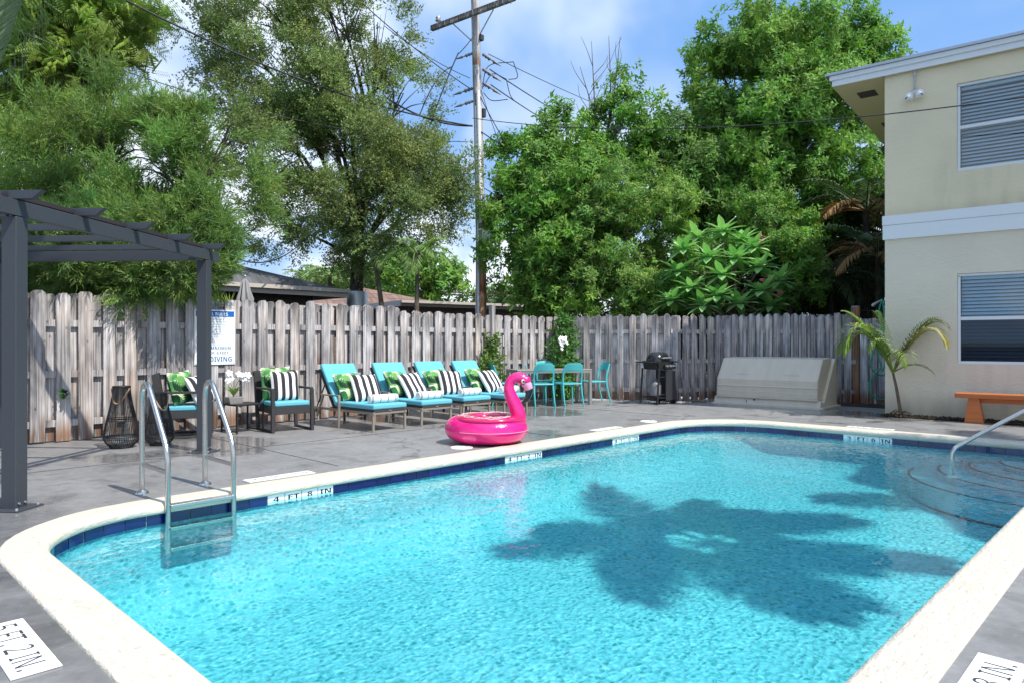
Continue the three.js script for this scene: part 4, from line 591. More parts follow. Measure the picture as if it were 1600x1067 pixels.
line('lower wire descending right from the pole into the trees', [12.97, 8.11, -13.34], [32.81, 12.25, -23.62], 0.016, 0.3);
line('level service line crossing the sky and the upper wall of the cream house', [12.50, 7.16, -13.55], [12.51, 4.77, -0.88], 0.0095, 0.42);
line('short drop wire falling right from the pole clamp to the tree', [12.70, 7.77, -13.47], [13.65, 6.39, -13.21], 0.013, 0.05);
line('second drop wire close beside the first under the pole clamp', [12.72, 7.94, -13.46], [13.45, 6.56, -13.43], 0.009, 0.05);
line('cable leaving the pole low to the right into the bright green tree', [12.73, 6.83, -13.45], [15.01, 6.47, -13.25], 0.016, 0.12);
line('cable running left from the pole into the black olive crown', [12.50, 6.96, -13.55], [10.35, 7.42, -14.47], 0.024, 0.2);
line('steep guy wire slanting down left from the pole insulators', [12.31, 8.92, -13.89], [11.46, 6.34, -14.33], 0.018, -0.1);
line('curved slack line hanging from the pole beside the olive crown', [12.19, 8.55, -14.01], [11.28, 7.10, -14.23], 0.016, -0.25);
line('short tie cable from the pole eyebolt down to the upper insulator', [12.50, 9.28, -13.55], [12.31, 8.89, -13.89], 0.012, 0.02);
line('drooping service drop from the olive tree to the bungalow roof', [8.78, 3.86, -15.37], [6.50, 3.00, -14.27], 0.014, 0.3);
{ const a = V(12.83, 5.38, -13.49), b = V(13.40, 4.71, -12.62); const s = thing('splice_case', 'black cylindrical splice case hung on the cable right of the pole', 'cable box', [a.x, a.y, a.z]); mesh('hanger_cable', sweep([V(0, 0, 0), b.clone().sub(a)], 0.012, 6), M.cable, s); const d = b.clone().sub(a); mesh('case', sweep([d.clone().multiplyScalar(0.30), d.clone().multiplyScalar(0.34), d.clone().multiplyScalar(0.80), d.clone().multiplyScalar(0.86)], [0.05, 0.105, 0.105, 0.05], 12), M.black, s); }

// ---------------------------------------------------------------- pergola
{
  const p1 = [1.19, -6.40], p2 = [3.34, -8.19], dx = p2[0] - p1[0], dz = p2[1] - p1[1], len = Math.hypot(dx, dz), turn = Math.atan2(-dz, dx);
  const t = thing('pergola', 'dark grey metal pergola with open slatted top at the left edge of the deck', 'pergola', [p1[0], 0, p1[1]], turn), out = 2.5;   // local x along the beam, -z to the left away from the pool
  for (const [x, z] of [[0, 0], [len, 0], [0, -out], [len, -out]]) {
    const post = mesh('post', rb(0.118, 2.2, 0.118, 0.006, x, 1.1, z), M.pergola, t);
    mesh('foot_plate', rb(0.27, 0.010, 0.27, 0.003, x, 0.006, z), M.pergola, post);
    mesh('bolt', [-1, 1].flatMap((a) => [-1, 1].map((b) => cyl(0.011, 0.009, 0.016, x + a * 0.105, 0.018, z + b * 0.105))).concat([[0.03, 0.0645], [-0.03, 0.0645]].map(([a, b]) => cyl(0.009, 0.009, 0.008, x + a, 0.045, z + b, PI / 2))), M.galv, post);
  }
  for (const z of [0, -out]) { mesh('beam', rb(len + 0.5, 0.118, 0.05, 0.004, len / 2, 2.265, z + 0.03), M.pergola, t); mesh('beam', rb(len + 0.36, 0.10, 0.03, 0.004, len / 2, 2.285, z - 0.10), M.pergola, t); mesh('canopy_track', bx(len + 0.1, 0.035, 0.05, len / 2, 2.37, z - 0.04), std(L(0.03, 0.025, 0.028), 0.7), t); }
  mesh('beam', rb(0.05, 0.12, out - 0.13, 0.004, 0.0, 2.262, -out / 2), M.pergola, t); mesh('beam', rb(0.05, 0.12, out - 0.13, 0.004, len, 2.262, -out / 2), M.pergola, t);
  for (let i = 0; i < 5; i++) { const x = -0.02 + i * (len + 0.04) / 4, g = prism([[-0.25, 0.062], [out + 0.25, 0.062], [out + 0.19, 0], [-0.17, 0]], 0.046, 0.002).rotateY(PI / 2); mesh('rafter', place(g, x - 0.023, 2.335, 0), M.pergola, t); }
}
// ---------------------------------------------------------------- pool ladder and handrail
{
  const t = thing('pool_ladder', 'stainless steel pool ladder with two looped rails at the near pool corner', 'pool ladder', [2.05, 0, -6.28]);
  for (const x of [0, 0.52]) {
    const r = mesh('rail', sweep(smooth([V(x, 0, 0), V(x, 0.5, 0), V(x, 0.80, 0.002), V(x, 0.885, 0.03), V(x, 0.915, 0.085), V(x, 0.90, 0.15), V(x, 0.83, 0.22), V(x, 0.62, 0.395), V(x, 0.47, 0.515), V(x, 0.405, 0.555), V(x, 0.33, 0.572), V(x, 0.0, 0.575), V(x, -0.38, 0.575)], 70), 0.0215, 14), M.steel, t);
    mesh('flange', [cyl(0.055, 0.05, 0.014, x, 0.008, 0, 0, 0, 0, 20), cyl(0.05, 0.026, 0.018, x, 0.022, 0, 0, 0, 0, 20)], M.steel, r);
    mesh('cross_bar', rb(0.022, 0.035, 0.55, 0.008, x, 0.245, 0.29), M.steel, t);
  }
  for (const y of [-0.015, -0.19, -0.35]) { const s = mesh('tread', rb(0.50, 0.03, 0.085, 0.008, 0.26, y, 0.575), M.steel, t); void s; }
}
{ const t = thing('pool_handrail', 'sloping stainless handrail rising from the corner steps of the pool', 'handrail', [9.66, -0.35, -2.04]);
  mesh('rail', sweep(smooth([V(0, 0, 0), V(0.005, 0.22, 0.0), V(0.02, 0.335, 0.018), V(0.10, 0.41, 0.10), V(0.6, 0.78, 0.6), V(1.05, 1.10, 1.05), V(1.2, 1.2, 1.2), V(1.34, 1.22, 1.34), V(1.42, 1.14, 1.42), V(1.43, 0.9, 1.43), V(1.43, 0.35, 1.43)], 50), 0.026, 14), M.steel, t); mesh('flange', cyl(0.055, 0.05, 0.02, 0, 0.012, 0, 0, 0, 0, 18), M.white, t); }

// ---------------------------------------------------------------- depth plates, lids, sign
const plateTex = (s) => drawn(512, 128, (c, w, h) => { c.fillStyle = '#f2f2ee'; c.fillRect(0, 0, w, h); c.fillStyle = '#3b3d42'; c.font = '106px sans-serif'; c.textBaseline = 'middle'; c.textAlign = 'center'; c.save(); c.translate(w / 2, h * 0.53); const m = c.measureText(s).width; c.scale((w * 0.90) / m, 1.05); c.fillText(s, 0, 0); c.restore(); });
function plate(text, label, x, z, up, w = 0.65, d = 0.16) {   // a painted plate lying on the deck; up is the turn of the lettering
  const t = thing('depth_plate', label, 'depth marker', [x, 0, z], up); mesh('plate', rb(w, 0.006, d, 0.002, 0, 0.0045, 0), M.white, t);
  const m = mesh('lettering', new THREE.PlaneGeometry(w - 0.006, d - 0.006).rotateX(-PI / 2).translate(0, 0.0092, 0), std(L(1, 1, 1), 0.5, { map: plateTex(text) }), t); void m; return t;
}
plate('5 FT. 2 IN.', 'white depth plate reading 5 FT. 2 IN. on the near left deck', 0.655, -3.465, -PI / 2, 0.66, 0.168);
plate('4 FT. 8 IN.', 'white depth plate ending in 8 IN. on the near right deck', 3.0, -0.53, 0, 0.66, 0.168);
plate('4 FT. 8 IN.', 'white depth plate reading upside down beside the pool ladder', 3.20, -6.12, PI, 0.66, 0.15);
plate('4 FT. 0 IN.', 'worn white depth plate near the far end of the fence-side coping', 8.30, -6.12, PI, 0.66, 0.14);
plate('3 FT. 6 IN.', 'scuffed white depth plate on the far deck before the house', 11.06, -3.38, -PI / 2, 0.64, 0.13);
for (const [x, z, l] of [[5.62, -6.28, 'round white skimmer lid beside the flamingo float'], [9.58, -6.23, 'round white skimmer lid further along the deck near the pool corner']]) { const t = thing('skimmer_lid', l, 'skimmer lid', [x, 0, z]); mesh('lid', new THREE.LatheGeometry([[0.001, 0.012], [0.10, 0.012], [0.128, 0.009], [0.135, 0.001]].map((q) => new THREE.Vector2(...q)), 32), M.white, t); mesh('finger_hole', cyl(0.012, 0.012, 0.002, 0.07, 0.0135, 0), M.black, t); }
{ // pool rules board on the fence
  const t = thing('pool_sign', 'white pool rules board with a blue header, partly behind the pergola post', 'sign', [4.34, 1.335, -10.252]);
  mesh('board', rb(0.60, 0.80, 0.012, 0.004, 0, 0, 0), M.white, t);
  const tx = drawn(768, 1024, (c, w, h) => { c.fillStyle = '#f4f6f6'; c.fillRect(0, 0, w, h); c.fillStyle = '#1565b8'; c.fillRect(18, 18, w - 36, 110); c.textAlign = 'center'; c.textBaseline = 'middle'; const put = (s, y, px, col, max) => { c.fillStyle = col; c.font = `bold ${px}px sans-serif`; const m = c.measureText(s).width; c.save(); c.translate(w / 2, y); c.scale(Math.min(1, max / m), 1); c.fillText(s, 0, 0); c.restore(); };
    put('POOL RULES', 76, 84, '#f4f6f6', 600); put('POOL MAXIMUM', 715, 76, '#2a6a9a', 640); put('DEPTH: 6 FEET', 805, 76, '#57707e', 600); put('NO DIVING', 925, 128, '#17699f', 660);
    const R = rng(6); for (let k = 0; k < 10; k++) { const a = k < 4 ? '#8ea6ae' : '#b3bcc0'; c.fillStyle = a; let x = 80 + R() * 30; const y = 165 + k * 48; while (x < w - 110 - R() * 130) { const l = 18 + R() * 62; for (let q = 0; q < l; q += 13) c.fillRect(x + q, y + R() * 3, 8, 22 - R() * 4); x += l + 16; } } });
  mesh('print', new THREE.PlaneGeometry(0.59, 0.79).translate(0, 0, 0.0072), std(L(1, 1, 1), 0.45, { map: tx }), t); mesh('screw', [-1, 1].flatMap((a) => [-1, 1].map((b) => cyl(0.008, 0.008, 0.004, a * 0.28, b * 0.38, 0.008, PI / 2))), M.galv, t);
}

// ---------------------------------------------------------------- lanterns
function lantern(label, [x, z], h, r, turn) {
  const t = thing('lantern', label, 'lantern', [x, 0, z], turn), prof = (k) => r * (k < 0.16 ? 0.62 + 0.38 * Math.sin(k / 0.16 * PI / 2) : mix(1, 0.47, Math.pow(sm(0.1, 1.05, k), 0.9)));
  const ribs = []; for (let i = 0; i < 52; i++) { const a = i / 52 * 2 * PI, pts = []; for (let k = 0; k <= 14; k++) { const q = k / 14, rr1 = prof(q) * (1 + 0.012 * Math.sin(i * 7.1)); pts.push(V(Math.cos(a) * rr1, 0.012 + q * (h - 0.02), Math.sin(a) * rr1)); } ribs.push(sweep(pts, 0.0032, 5)); }
  mesh('rib_cage', ribs, M.black, t).userData.kind = 'stuff';
  for (const k of [0.0, 0.17, 0.44, 0.47, 1]) mesh('hoop', place(new THREE.TorusGeometry(prof(k), k === 1 || k === 0 ? 0.010 : 0.006, 6, 40), 0, 0.012 + k * (h - 0.02), 0, PI / 2), M.black, t);
  mesh('bottom_plate', cyl(prof(0), prof(0), 0.012, 0, 0.012, 0, 0, 0, 0, 30), M.black, t);
  mesh('candle_glass', new THREE.CylinderGeometry(r * 0.4, r * 0.4, h * 0.36, 24, 1, true).translate(0, 0.03 + h * 0.18, 0), M.glass, t);
  mesh('rope_handle', sweep(smooth([V(-prof(1) - 0.012, h - 0.03, 0.02), V(-prof(1) * 0.86, h - 0.10, 0.06), V(-prof(1) * 0.4, h - 0.185, 0.10), V(0, h - 0.205, 0.115), V(prof(1) * 0.4, h - 0.185, 0.10), V(prof(1) * 0.86, h - 0.10, 0.06), V(prof(1) + 0.012, h - 0.03, 0.02)], 30), 0.0095, 8), M.rope, t);
}
lantern('taller black wire lantern with a light rope handle near the pergola', [2.78, -9.22], 0.74, 0.197, -0.75);
lantern('smaller black wire lantern half hidden by the ladder rail', [3.18, -9.12], 0.64, 0.17, 0.1);

// ---------------------------------------------------------------- cushions and prints
T.leafPrint = drawn(512, 512, (c, w, h) => { const R = rng(21); c.fillStyle = '#e6ecd2'; c.fillRect(0, 0, w, h); const cols = ['#174a2a', '#256b38', '#3c8544', '#659c55', '#0f3520', '#a4bf86'];
  for (let i = 0; i < 26; i++) { const x = R() * w, y = R() * h, a = R() * 6.28, l = 110 + R() * 120, wd = l * (0.30 + 0.12 * R()); c.save(); c.translate(x, y); c.rotate(a); c.fillStyle = cols[Math.floor(R() * cols.length)]; for (let k = -5; k <= 5; k++) { c.save(); c.rotate(k * 0.20); c.beginPath(); c.ellipse(l * 0.5, 0, l * 0.5, wd * 0.16, 0, 0, 6.3); c.fill(); c.restore(); } c.restore(); } });
T.stripes = drawn(512, 512, (c, w, h) => { c.fillStyle = '#f0efec'; c.fillRect(0, 0, w, h); c.fillStyle = '#2e2d34'; for (let i = 0; i < 4; i++) c.fillRect(w * (0.05 + i * 0.25), 0, w * 0.125, h); });
T.towel = drawn(512, 64, (c, w, h) => { c.fillStyle = '#f3f2ee'; c.fillRect(0, 0, w, h); c.fillStyle = '#4a4850'; for (const x of [0.05, 0.09, 0.34, 0.60, 0.86, 0.91]) c.fillRect(w * x, 0, w * 0.022, h); });
M.leafPillow = std(L(1, 1, 1), 0.9, { map: T.leafPrint, bumpMap: rep(T.fine, 0.4), bumpScale: 0.002 }); M.stripePillow = std(L(1, 1, 1), 0.9, { map: T.stripes, bumpMap: rep(T.fine, 0.4), bumpScale: 0.002 }); M.towel = std(L(1, 1, 1), 0.95, { map: T.towel, bumpMap: rep(T.fine, 0.2), bumpScale: 0.004 });
function pillowGeo(w, h, t, seed) {
  const n = 18, pos = [], uv = [], idx = [];
  for (const s of [1, -1]) { const o = pos.length / 3; for (let j = 0; j <= n; j++) for (let i = 0; i <= n; i++) { const x = i / n * 2 - 1, y = j / n * 2 - 1, e = (1 - x ** 4) * (1 - y ** 4), pin = 1 - 0.07 * (1 - x * x) * y * y, pin2 = 1 - 0.07 * (1 - y * y) * x * x, z = s * t / 2 * Math.pow(Math.max(0, e), 0.55) * (1 + 0.16 * (noise3(x * 2 + seed, y * 2, s + 3) - 0.5)); pos.push(x * w / 2 * pin2, y * h / 2 * pin, z); uv.push(i / n, j / n); if (i < n && j < n) { const a = o + j * (n + 1) + i, b = a + n + 1; s > 0 ? idx.push(a, a + 1, b + 1, a, b + 1, b) : idx.push(a, b + 1, a + 1, a, b, b + 1); } } }
  const g = new THREE.BufferGeometry(); g.setAttribute('position', new THREE.Float32BufferAttribute(pos, 3)); g.setAttribute('uv', new THREE.Float32BufferAttribute(uv, 2)); g.setIndex(idx); g.computeVertexNormals(); return g;
}
const pg = [0, 1, 2].map((k) => pillowGeo(0.47, 0.47, 0.17, k * 3 + 1));
let pn = 0;
function pillow(kind, label, [x, y, z], turn, tilt, roll = 0, s = 1) {   // a square pillow: turn about the vertical, tilted back
  const m = mesh(kind === 'leaf' ? 'leaf_print_pillow' : 'striped_pillow', pg[pn++ % 3], kind === 'leaf' ? M.leafPillow : M.stripePillow);
  m.position.set(x, y, z); m.rotation.set(-tilt, turn, roll, 'YXZ'); m.scale.setScalar(s); return tag(m, label, 'pillow', kind === 'leaf' ? 'green leaf-print pillows on the seats' : 'black and white striped pillows on the seats');
}
// ---------------------------------------------------------------- armchairs
function armchair(label, [x, z], turn) {   // local +z is the front
  const t = thing('wicker_armchair', label, 'armchair', [x, 0, z], turn, 'dark wicker armchairs with turquoise cushions'), w = 0.62, d = 0.64;
  for (const s of [-1, 1]) { mesh('leg', rb(0.045, 0.595, 0.06, 0.006, s * (w / 2 - 0.0225), 0.2975, d / 2 - 0.03), M.wicker, t); mesh('leg', rb(0.045, 0.86, 0.05, 0.006, s * (w / 2 - 0.0225), 0.42, -d / 2 + 0.0, -0.14), M.wicker, t); mesh('armrest', rb(0.05, 0.03, d - 0.05, 0.008, s * (w / 2 - 0.0225), 0.605, -0.005), M.wicker, t); mesh('foot_rail', rb(0.03, 0.03, d - 0.1, 0.006, s * (w / 2 - 0.0225), 0.02, 0), M.wicker, t); }
  mesh('seat_apron', [rb(w - 0.09, 0.11, 0.04, 0.008, 0, 0.305, d / 2 - 0.04), rb(w - 0.09, 0.10, d - 0.1, 0.01, 0, 0.31, -0.02)], M.wicker, t);
  mesh('backrest', rb(w - 0.085, 0.50, 0.03, 0.008, 0, 0.60, -d / 2 - 0.025, -0.14), M.wicker, t);
  mesh('seat_cushion', rb(w - 0.10, 0.07, d - 0.08, 0.025, 0, 0.395, 0.015), M.turq, t);
  return t;
}
armchair('dark wicker armchair seen from its side beside the lanterns and the pergola post', [3.74, -9.72], Math.atan2(0.913, 0.411));
pillow('leaf', 'leaf-print pillow in the side-on armchair next to the pergola post', [3.66, 0.66, -9.70], 0.55, 0.25, 0.06, 0.95); pillow('stripe', 'striped pillow leaning in the side-on armchair next to the pergola post', [3.86, 0.63, -9.56], 0.55, 0.42, 0.14, 0.92);
armchair('dark wicker armchair facing the pool between the orchid table and the first lounger', [5.0, -9.43], -0.1);
pillow('leaf', 'leaf-print pillow at the back of the front-facing armchair', [4.97, 0.66, -9.62], 0.08, 0.16, 0, 1.05); pillow('stripe', 'upright striped pillow in the front-facing armchair', [5.0, 0.63, -9.42], 0.0, 0.12, 0, 0.94);
// side table with an orchid
{ const t = thing('side_table', 'small dark metal side table between the two armchairs', 'side table', [4.46, 0, -9.62], 0.1), w = 0.42;
  mesh('table_top', rb(w, 0.025, w, 0.004, 0, 0.395, 0), M.black, t); for (const a of [-1, 1]) for (const b of [-1, 1]) mesh('leg', bx(0.02, 0.38, 0.02, a * (w / 2 - 0.011), 0.195, b * (w / 2 - 0.011)), M.black, t); for (const b of [-1, 1]) mesh('stretcher', bx(0.016, 0.016, w - 0.045, b * (w / 2 - 0.011), 0.03, 0), M.black, t);
  const o = thing('potted_orchid', 'white orchid in a square grey pot on the side table', 'potted plant', [4.36, 0.408, -9.68]), R = rng(9);
  mesh('pot', prism([[-0.085, 0], [0.085, 0], [0.10, 0.085], [-0.10, 0.085]], 0.17, 0.004).translate(0, 0, -0.085), M.tableMetal, o);
  for (let i = 0; i < 8; i++) { const a = i * 2.4, pos = [], uv = []; leafInto(pos, uv, V(0, 0.085, 0), V(Math.cos(a) * 0.55, 0.85, Math.sin(a) * 0.55).normalize(), V(Math.cos(a), 0.2, Math.sin(a)).negate(), 0.20 + R() * 0.05, 0.05, 0.25); mesh('leaf', fromTris(pos, uv), M.palm, o); }
  const stems = []; for (let i = 0; i < 3; i++) { const dx = (i - 1) * 0.12; stems.push(sweep(smooth([V(0, 0.08, 0), V(dx * 0.3, 0.26, 0.01), V(dx, 0.37, 0.04), V(dx * 1.6 + 0.03, 0.36, 0.09)], 10), 0.004, 5)); } mesh('stem', stems, M.palm, o);
  for (let i = 0; i < 15; i++) { const g = []; for (let p = 0; p < 5; p++) g.push(place(new THREE.SphereGeometry(0.03, 6, 5).scale(1, 0.2, 0.7).translate(0.028, 0, 0), 0, 0, 0, 0, p * 1.2566, 0.15)); const f = mesh('flower', g, M.white, o), a = R(); f.position.set(-0.15 + 0.33 * a, 0.29 + 0.10 * Math.sin(a * PI) + (i < 2 ? 0.09 : 0) + 0.04 * (R() - 0.5), 0.05 + 0.07 * R()); f.rotation.set(1.1 + 0.6 * (R() - 0.5), R() * 6, 0); } }

// ---------------------------------------------------------------- sun loungers with their pillows and towels
function makeLounger(label, [x, z], turn) {   // local z runs to the foot, origin under the seat's foot end
  const t = thing('sun_lounger', label, 'sun lounger', [x, 0, z], turn, 'turquoise sun loungers along the fence'), w = 0.60;
  const hz = -0.98, ang = 0.96, bl = 0.69;   // hinge, back angle from flat, back length
  for (const s of [-1, 1]) {
    const px = s * (w / 2 - 0.018);
    mesh('leg', rb(0.032, 0.265, 0.032, 0.004, px, 0.1325, -0.02), M.loungeFrame, t); mesh('leg', rb(0.032, 0.265, 0.032, 0.004, px, 0.1325, -1.55), M.loungeDark, t);
    mesh('side_rail', rb(0.03, 0.035, 1.6, 0.004, px, 0.262, -0.79), M.loungeFrame, t);
    const ax = s * (w / 2 + 0.022); mesh('armrest', [rb(0.036, 0.47, 0.03, 0.005, ax, 0.235, -0.80), rb(0.036, 0.022, 0.48, 0.006, ax, 0.475, -1.03), rb(0.03, 0.36, 0.026, 0.005, ax, 0.305, -1.30, 0.5)], M.loungeFrame, t);
    mesh('back_frame', place(bx(0.03, bl, 0.028, 0, bl / 2, 0), px, 0.285, hz, ang - PI / 2), M.loungeDark, t);
    mesh('prop_bar', rod([px * 0.9, 0.27, -1.5], [px * 0.9, 0.62, -1.28], 0.011), M.loungeDark, t);
  }
  mesh('foot_rail', rb(w - 0.06, 0.035, 0.032, 0.004, 0, 0.262, -0.02), M.loungeFrame, t);
  mesh('sling', [rb(w - 0.04, 0.035, 0.985, 0.008, 0, 0.292, hz / 2 + 0.0), ...[-0.5].map((k) => bx(w - 0.07, 0.03, 0.03, 0, 0.265, k))], M.loungeDark, t);
  mesh('seat_cushion', rb(w, 0.075, 0.98, 0.026, 0, 0.352, hz / 2 + 0.015), M.turq, t);
  mesh('back_cushion', place(rb(w, bl, 0.07, 0.026, 0, bl / 2, 0.058), 0, 0.325, hz - 0.01, ang - PI / 2), M.turq, t);
  mesh('maker_badge', rb(0.05, 0.018, 0.006, 0.002, 0, 0.292, 0.004), M.steel, t);
  return t;
}
const spots = [[6.00, -8.24, 0.03], [6.88, -8.25, -0.02], [7.81, -8.35, -0.03], [8.66, -8.28, 0.02]], ord = ['first', 'second', 'third', 'fourth'];
let l0 = null;
spots.forEach(([x, z, a], i) => {
  const lab = `turquoise cushioned sun lounger, ${ord[i]} in the row counted from the wicker armchairs`;
  if (!l0) l0 = makeLounger(lab, [x, z], a); else copyOf(l0, [x, 0, z], a, lab);
  pillow('leaf', `leaf-print pillow on the ${ord[i]} lounger from the armchairs`, [x - 0.07 + 0.02 * (i % 2), 0.60, z - 0.93], 0.10 + [0, 0.2, -0.1, 0.12][i], 0.58, [0.05, -0.08, 0.1, 0][i]); pillow('stripe', `striped pillow on the ${ord[i]} lounger from the armchairs`, [x + [0.06, 0.09, 0.04, 0.08][i], 0.575, z - 0.70], [0, 0.12, -0.08, 0.16][i], 0.52 + [0, 0.08, -0.05, 0.1][i], [-0.03, 0.06, -0.08, 0.02][i]);
  const tw = mesh('rolled_towel', [place(new THREE.CylinderGeometry(0.062, 0.062, 0.44, 22, 1, true), 0, 0, 0, 0, 0, PI / 2), place(new THREE.CylinderGeometry(0.03, 0.03, 0.45, 14), 0, 0, 0, 0, 0, PI / 2), place(new THREE.TorusGeometry(0.044, 0.0175, 8, 22), 0.216, 0, 0, 0, PI / 2), place(new THREE.TorusGeometry(0.044, 0.0175, 8, 22), -0.216, 0, 0, 0, PI / 2)], M.towel);
  { const uv = tw.geometry.attributes.uv, p = tw.geometry.attributes.position; for (let k = 0; k < uv.count; k++) uv.setXY(k, (p.getX(k) + 0.24) / 0.48, 0.5); }
  tw.position.set(x + 0.02, 0.452, z - 0.2); tw.rotation.y = 0.06 * (i - 1); tag(tw, `white towel with dark stripes rolled on the foot of the ${ord[i]} lounger`, 'towel', 'rolled towels on the loungers');
});

// ---------------------------------------------------------------- flamingo float
{
  const t = thing('flamingo_float', 'bright pink inflatable flamingo ring standing on the pool edge', 'pool float', [6.13, 0.01, -6.33], Math.atan2(-0.7185, 0.6955));   // local x is the way it faces
  const Rm = 0.30, ring = []; const uvs = []; const idx = [], ns = 64, nt = 24, pos = [];
  for (let i = 0; i <= ns; i++) for (let j = 0; j <= nt; j++) { const a = i / ns * 2 * PI, b = j / nt * 2 * PI, pucker = 1 + 0.012 * Math.sin(a * 22) * Math.max(0, -Math.cos(b)), r = 0.165 * pucker, cx = Math.cos(b) * r, cy = Math.sin(b) * r * 0.95, tail = 1 + 0.16 * Math.pow(Math.max(0, -Math.cos(a)), 3); pos.push(Math.cos(a) * (Rm + cx) * tail * 1.04, 0.166 + cy + (Math.sin(b) > 0 ? 0.02 * Math.max(0, -Math.cos(a)) : 0), Math.sin(a) * (Rm + cx)); uvs.push(i / ns * 2, j / nt); if (i < ns && j < nt) { const p = i * (nt + 1) + j; idx.push(p, p + 1, p + nt + 1, p + 1, p + nt + 2, p + nt + 1); } }
  void ring; const g = new THREE.BufferGeometry(); g.setAttribute('position', new THREE.Float32BufferAttribute(pos, 3)); g.setAttribute('uv', new THREE.Float32BufferAttribute(uvs, 2)); g.setIndex(idx); g.computeVertexNormals();
  mesh('ring', g, M.pink, t);
  mesh('top_panel', place(new THREE.TorusGeometry(0.31, 0.12, 14, 60).scale(1.05, 1, 0.36), 0, 0.302, 0, PI / 2), M.pinkTop, t);
  mesh('seam', place(new THREE.TorusGeometry(0.476, 0.0035, 6, 64).scale(1.03, 1, 1), 0, 0.162, 0, PI / 2), M.pinkPale, t);
  mesh('floor_panel', place(new THREE.CylinderGeometry(0.2, 0.2, 0.01, 30), 0, 0.03, 0), M.pinkTop, t);
  // white feather outlines on the top
  const up = (x, z) => { const d = Math.hypot(x / 1.05, z), q = clamp(1 - ((d - 0.31) / 0.125) ** 2); return V(x, 0.304 + 0.044 * Math.sqrt(q), z); }, F = [];
  const loop = (x, z, s, a) => { const pts = []; for (let k = 0; k <= 10; k++) { const u = k / 10, px = (u - 0.5) * 0.16 * s, pz = Math.sin(u * PI) * 0.05 * s; pts.push(up(x + px * Math.cos(a) - pz * Math.sin(a), z + px * Math.sin(a) + pz * Math.cos(a))); } F.push(sweep(pts, 0.003, 5)); };
  for (const s of [1, -1]) for (const [x, z, k, a] of [[-0.05, 0.33, 1.1, 0.3], [0.06, 0.28, 1.0, 0.2], [0.03, 0.37, 0.9, 0.1], [0.15, 0.30, 0.9, -0.1], [0.20, 0.24, 0.8, -0.3], [-0.14, 0.30, 1.2, 0.7], [-0.24, 0.22, 1.2, 1.0], [-0.30, 0.10, 1.0, 1.3], [-0.02, 0.24, 0.8, 0.5], [0.10, 0.36, 0.7, -0.2]]) loop(x, z * s, k, a * s + (s < 0 ? PI : 0));
  mesh('feather_outline', F, M.white, t);
  // neck and head
  const neck = smooth([V(0.385, 0.20, 0), V(0.365, 0.34, 0), V(0.325, 0.46, 0), V(0.27, 0.58, 0), V(0.245, 0.68, 0), V(0.27, 0.765, 0), V(0.335, 0.81, 0), V(0.405, 0.80, 0), V(0.455, 0.765, 0), V(0.478, 0.725, 0)], 48);
  mesh('neck', sweep(neck, (k) => k < 0.12 ? mix(0.082, 0.092, k / 0.12) : k < 0.55 ? mix(0.092, 0.062, sm(0.12, 0.55, k)) : k < 0.86 ? mix(0.062, 0.071, sm(0.55, 0.8, k)) : 0.071 * Math.sqrt(clamp(1 - ((k - 0.86) / 0.15) ** 2)) + 0.004, 20), M.pink, t);
  mesh('beak', sweep(smooth([V(0.455, 0.745, 0), V(0.485, 0.70, 0), V(0.497, 0.655, 0)], 10), (k) => mix(0.064, 0.05, k), 16), M.pinkPale, t);
  mesh('beak_tip', sweep(smooth([V(0.497, 0.672, 0), V(0.495, 0.60, 0), V(0.462, 0.53, 0), V(0.405, 0.485, 0)], 14), (k) => mix(0.0505, 0.01, k ** 1.6), 16), M.blackGloss, t);
  for (const s of [-1, 1]) { const e = mesh('eye', place(new THREE.SphereGeometry(0.025, 18, 12).scale(1, 1.15, 0.35), 0.425, 0.765, s * 0.068, 0, s * 0.2, 0), M.white, t); mesh('iris', place(new THREE.SphereGeometry(0.017, 14, 10).scale(1, 1.1, 0.35), 0.428, 0.765, s * 0.0735, 0, s * 0.2, 0), std(L(0.55, 0.36, 0.05), 0.3), e); mesh('pupil', place(new THREE.SphereGeometry(0.011, 12, 8).scale(1, 1.1, 0.35), 0.43, 0.766, s * 0.0775, 0, s * 0.2, 0), M.black, e); mesh('brow', sweep(smooth([V(0.385, 0.80, s * 0.060), V(0.395, 0.775, s * 0.0685), V(0.41, 0.765, s * 0.070)], 6), 0.006, 6), M.black, t); }
  mesh('valve', cyl(0.02, 0.015, 0.03, -0.2, 0.33, 0.15), M.pinkPale, t);
}

// ---------------------------------------------------------------- dining set
const TL = V(0.887, 0, 0.46), TW = V(0.46, 0, -0.887), TC = V(10.87, 0, -9.47), onT = (a, b) => { const p = TC.clone().addScaledVector(TL, a).addScaledVector(TW, b); return [p.x, 0, p.z]; };
{ const t = thing('dining_table', 'long grey metal outdoor table with square legs among the turquoise chairs', 'table', onT(0, 0), Math.atan2(-0.46, 0.887)), w = 1.62, d = 0.74;
  mesh('table_top', [rb(w, 0.022, d, 0.004, 0, 0.712, 0), bx(w - 0.02, 0.045, 0.03, 0, 0.678, d / 2 - 0.02), bx(w - 0.02, 0.045, 0.03, 0, 0.678, -d / 2 + 0.02), bx(0.03, 0.045, d - 0.08, w / 2 - 0.02, 0.678, 0), bx(0.03, 0.045, d - 0.08, -w / 2 + 0.02, 0.678, 0)], M.tableMetal, t);
  for (const a of [-1, 1]) for (const b of [-1, 1]) mesh('leg', rb(0.055, 0.70, 0.055, 0.004, a * (w / 2 - 0.032), 0.35, b * (d / 2 - 0.032)), M.tableMetal, t); }
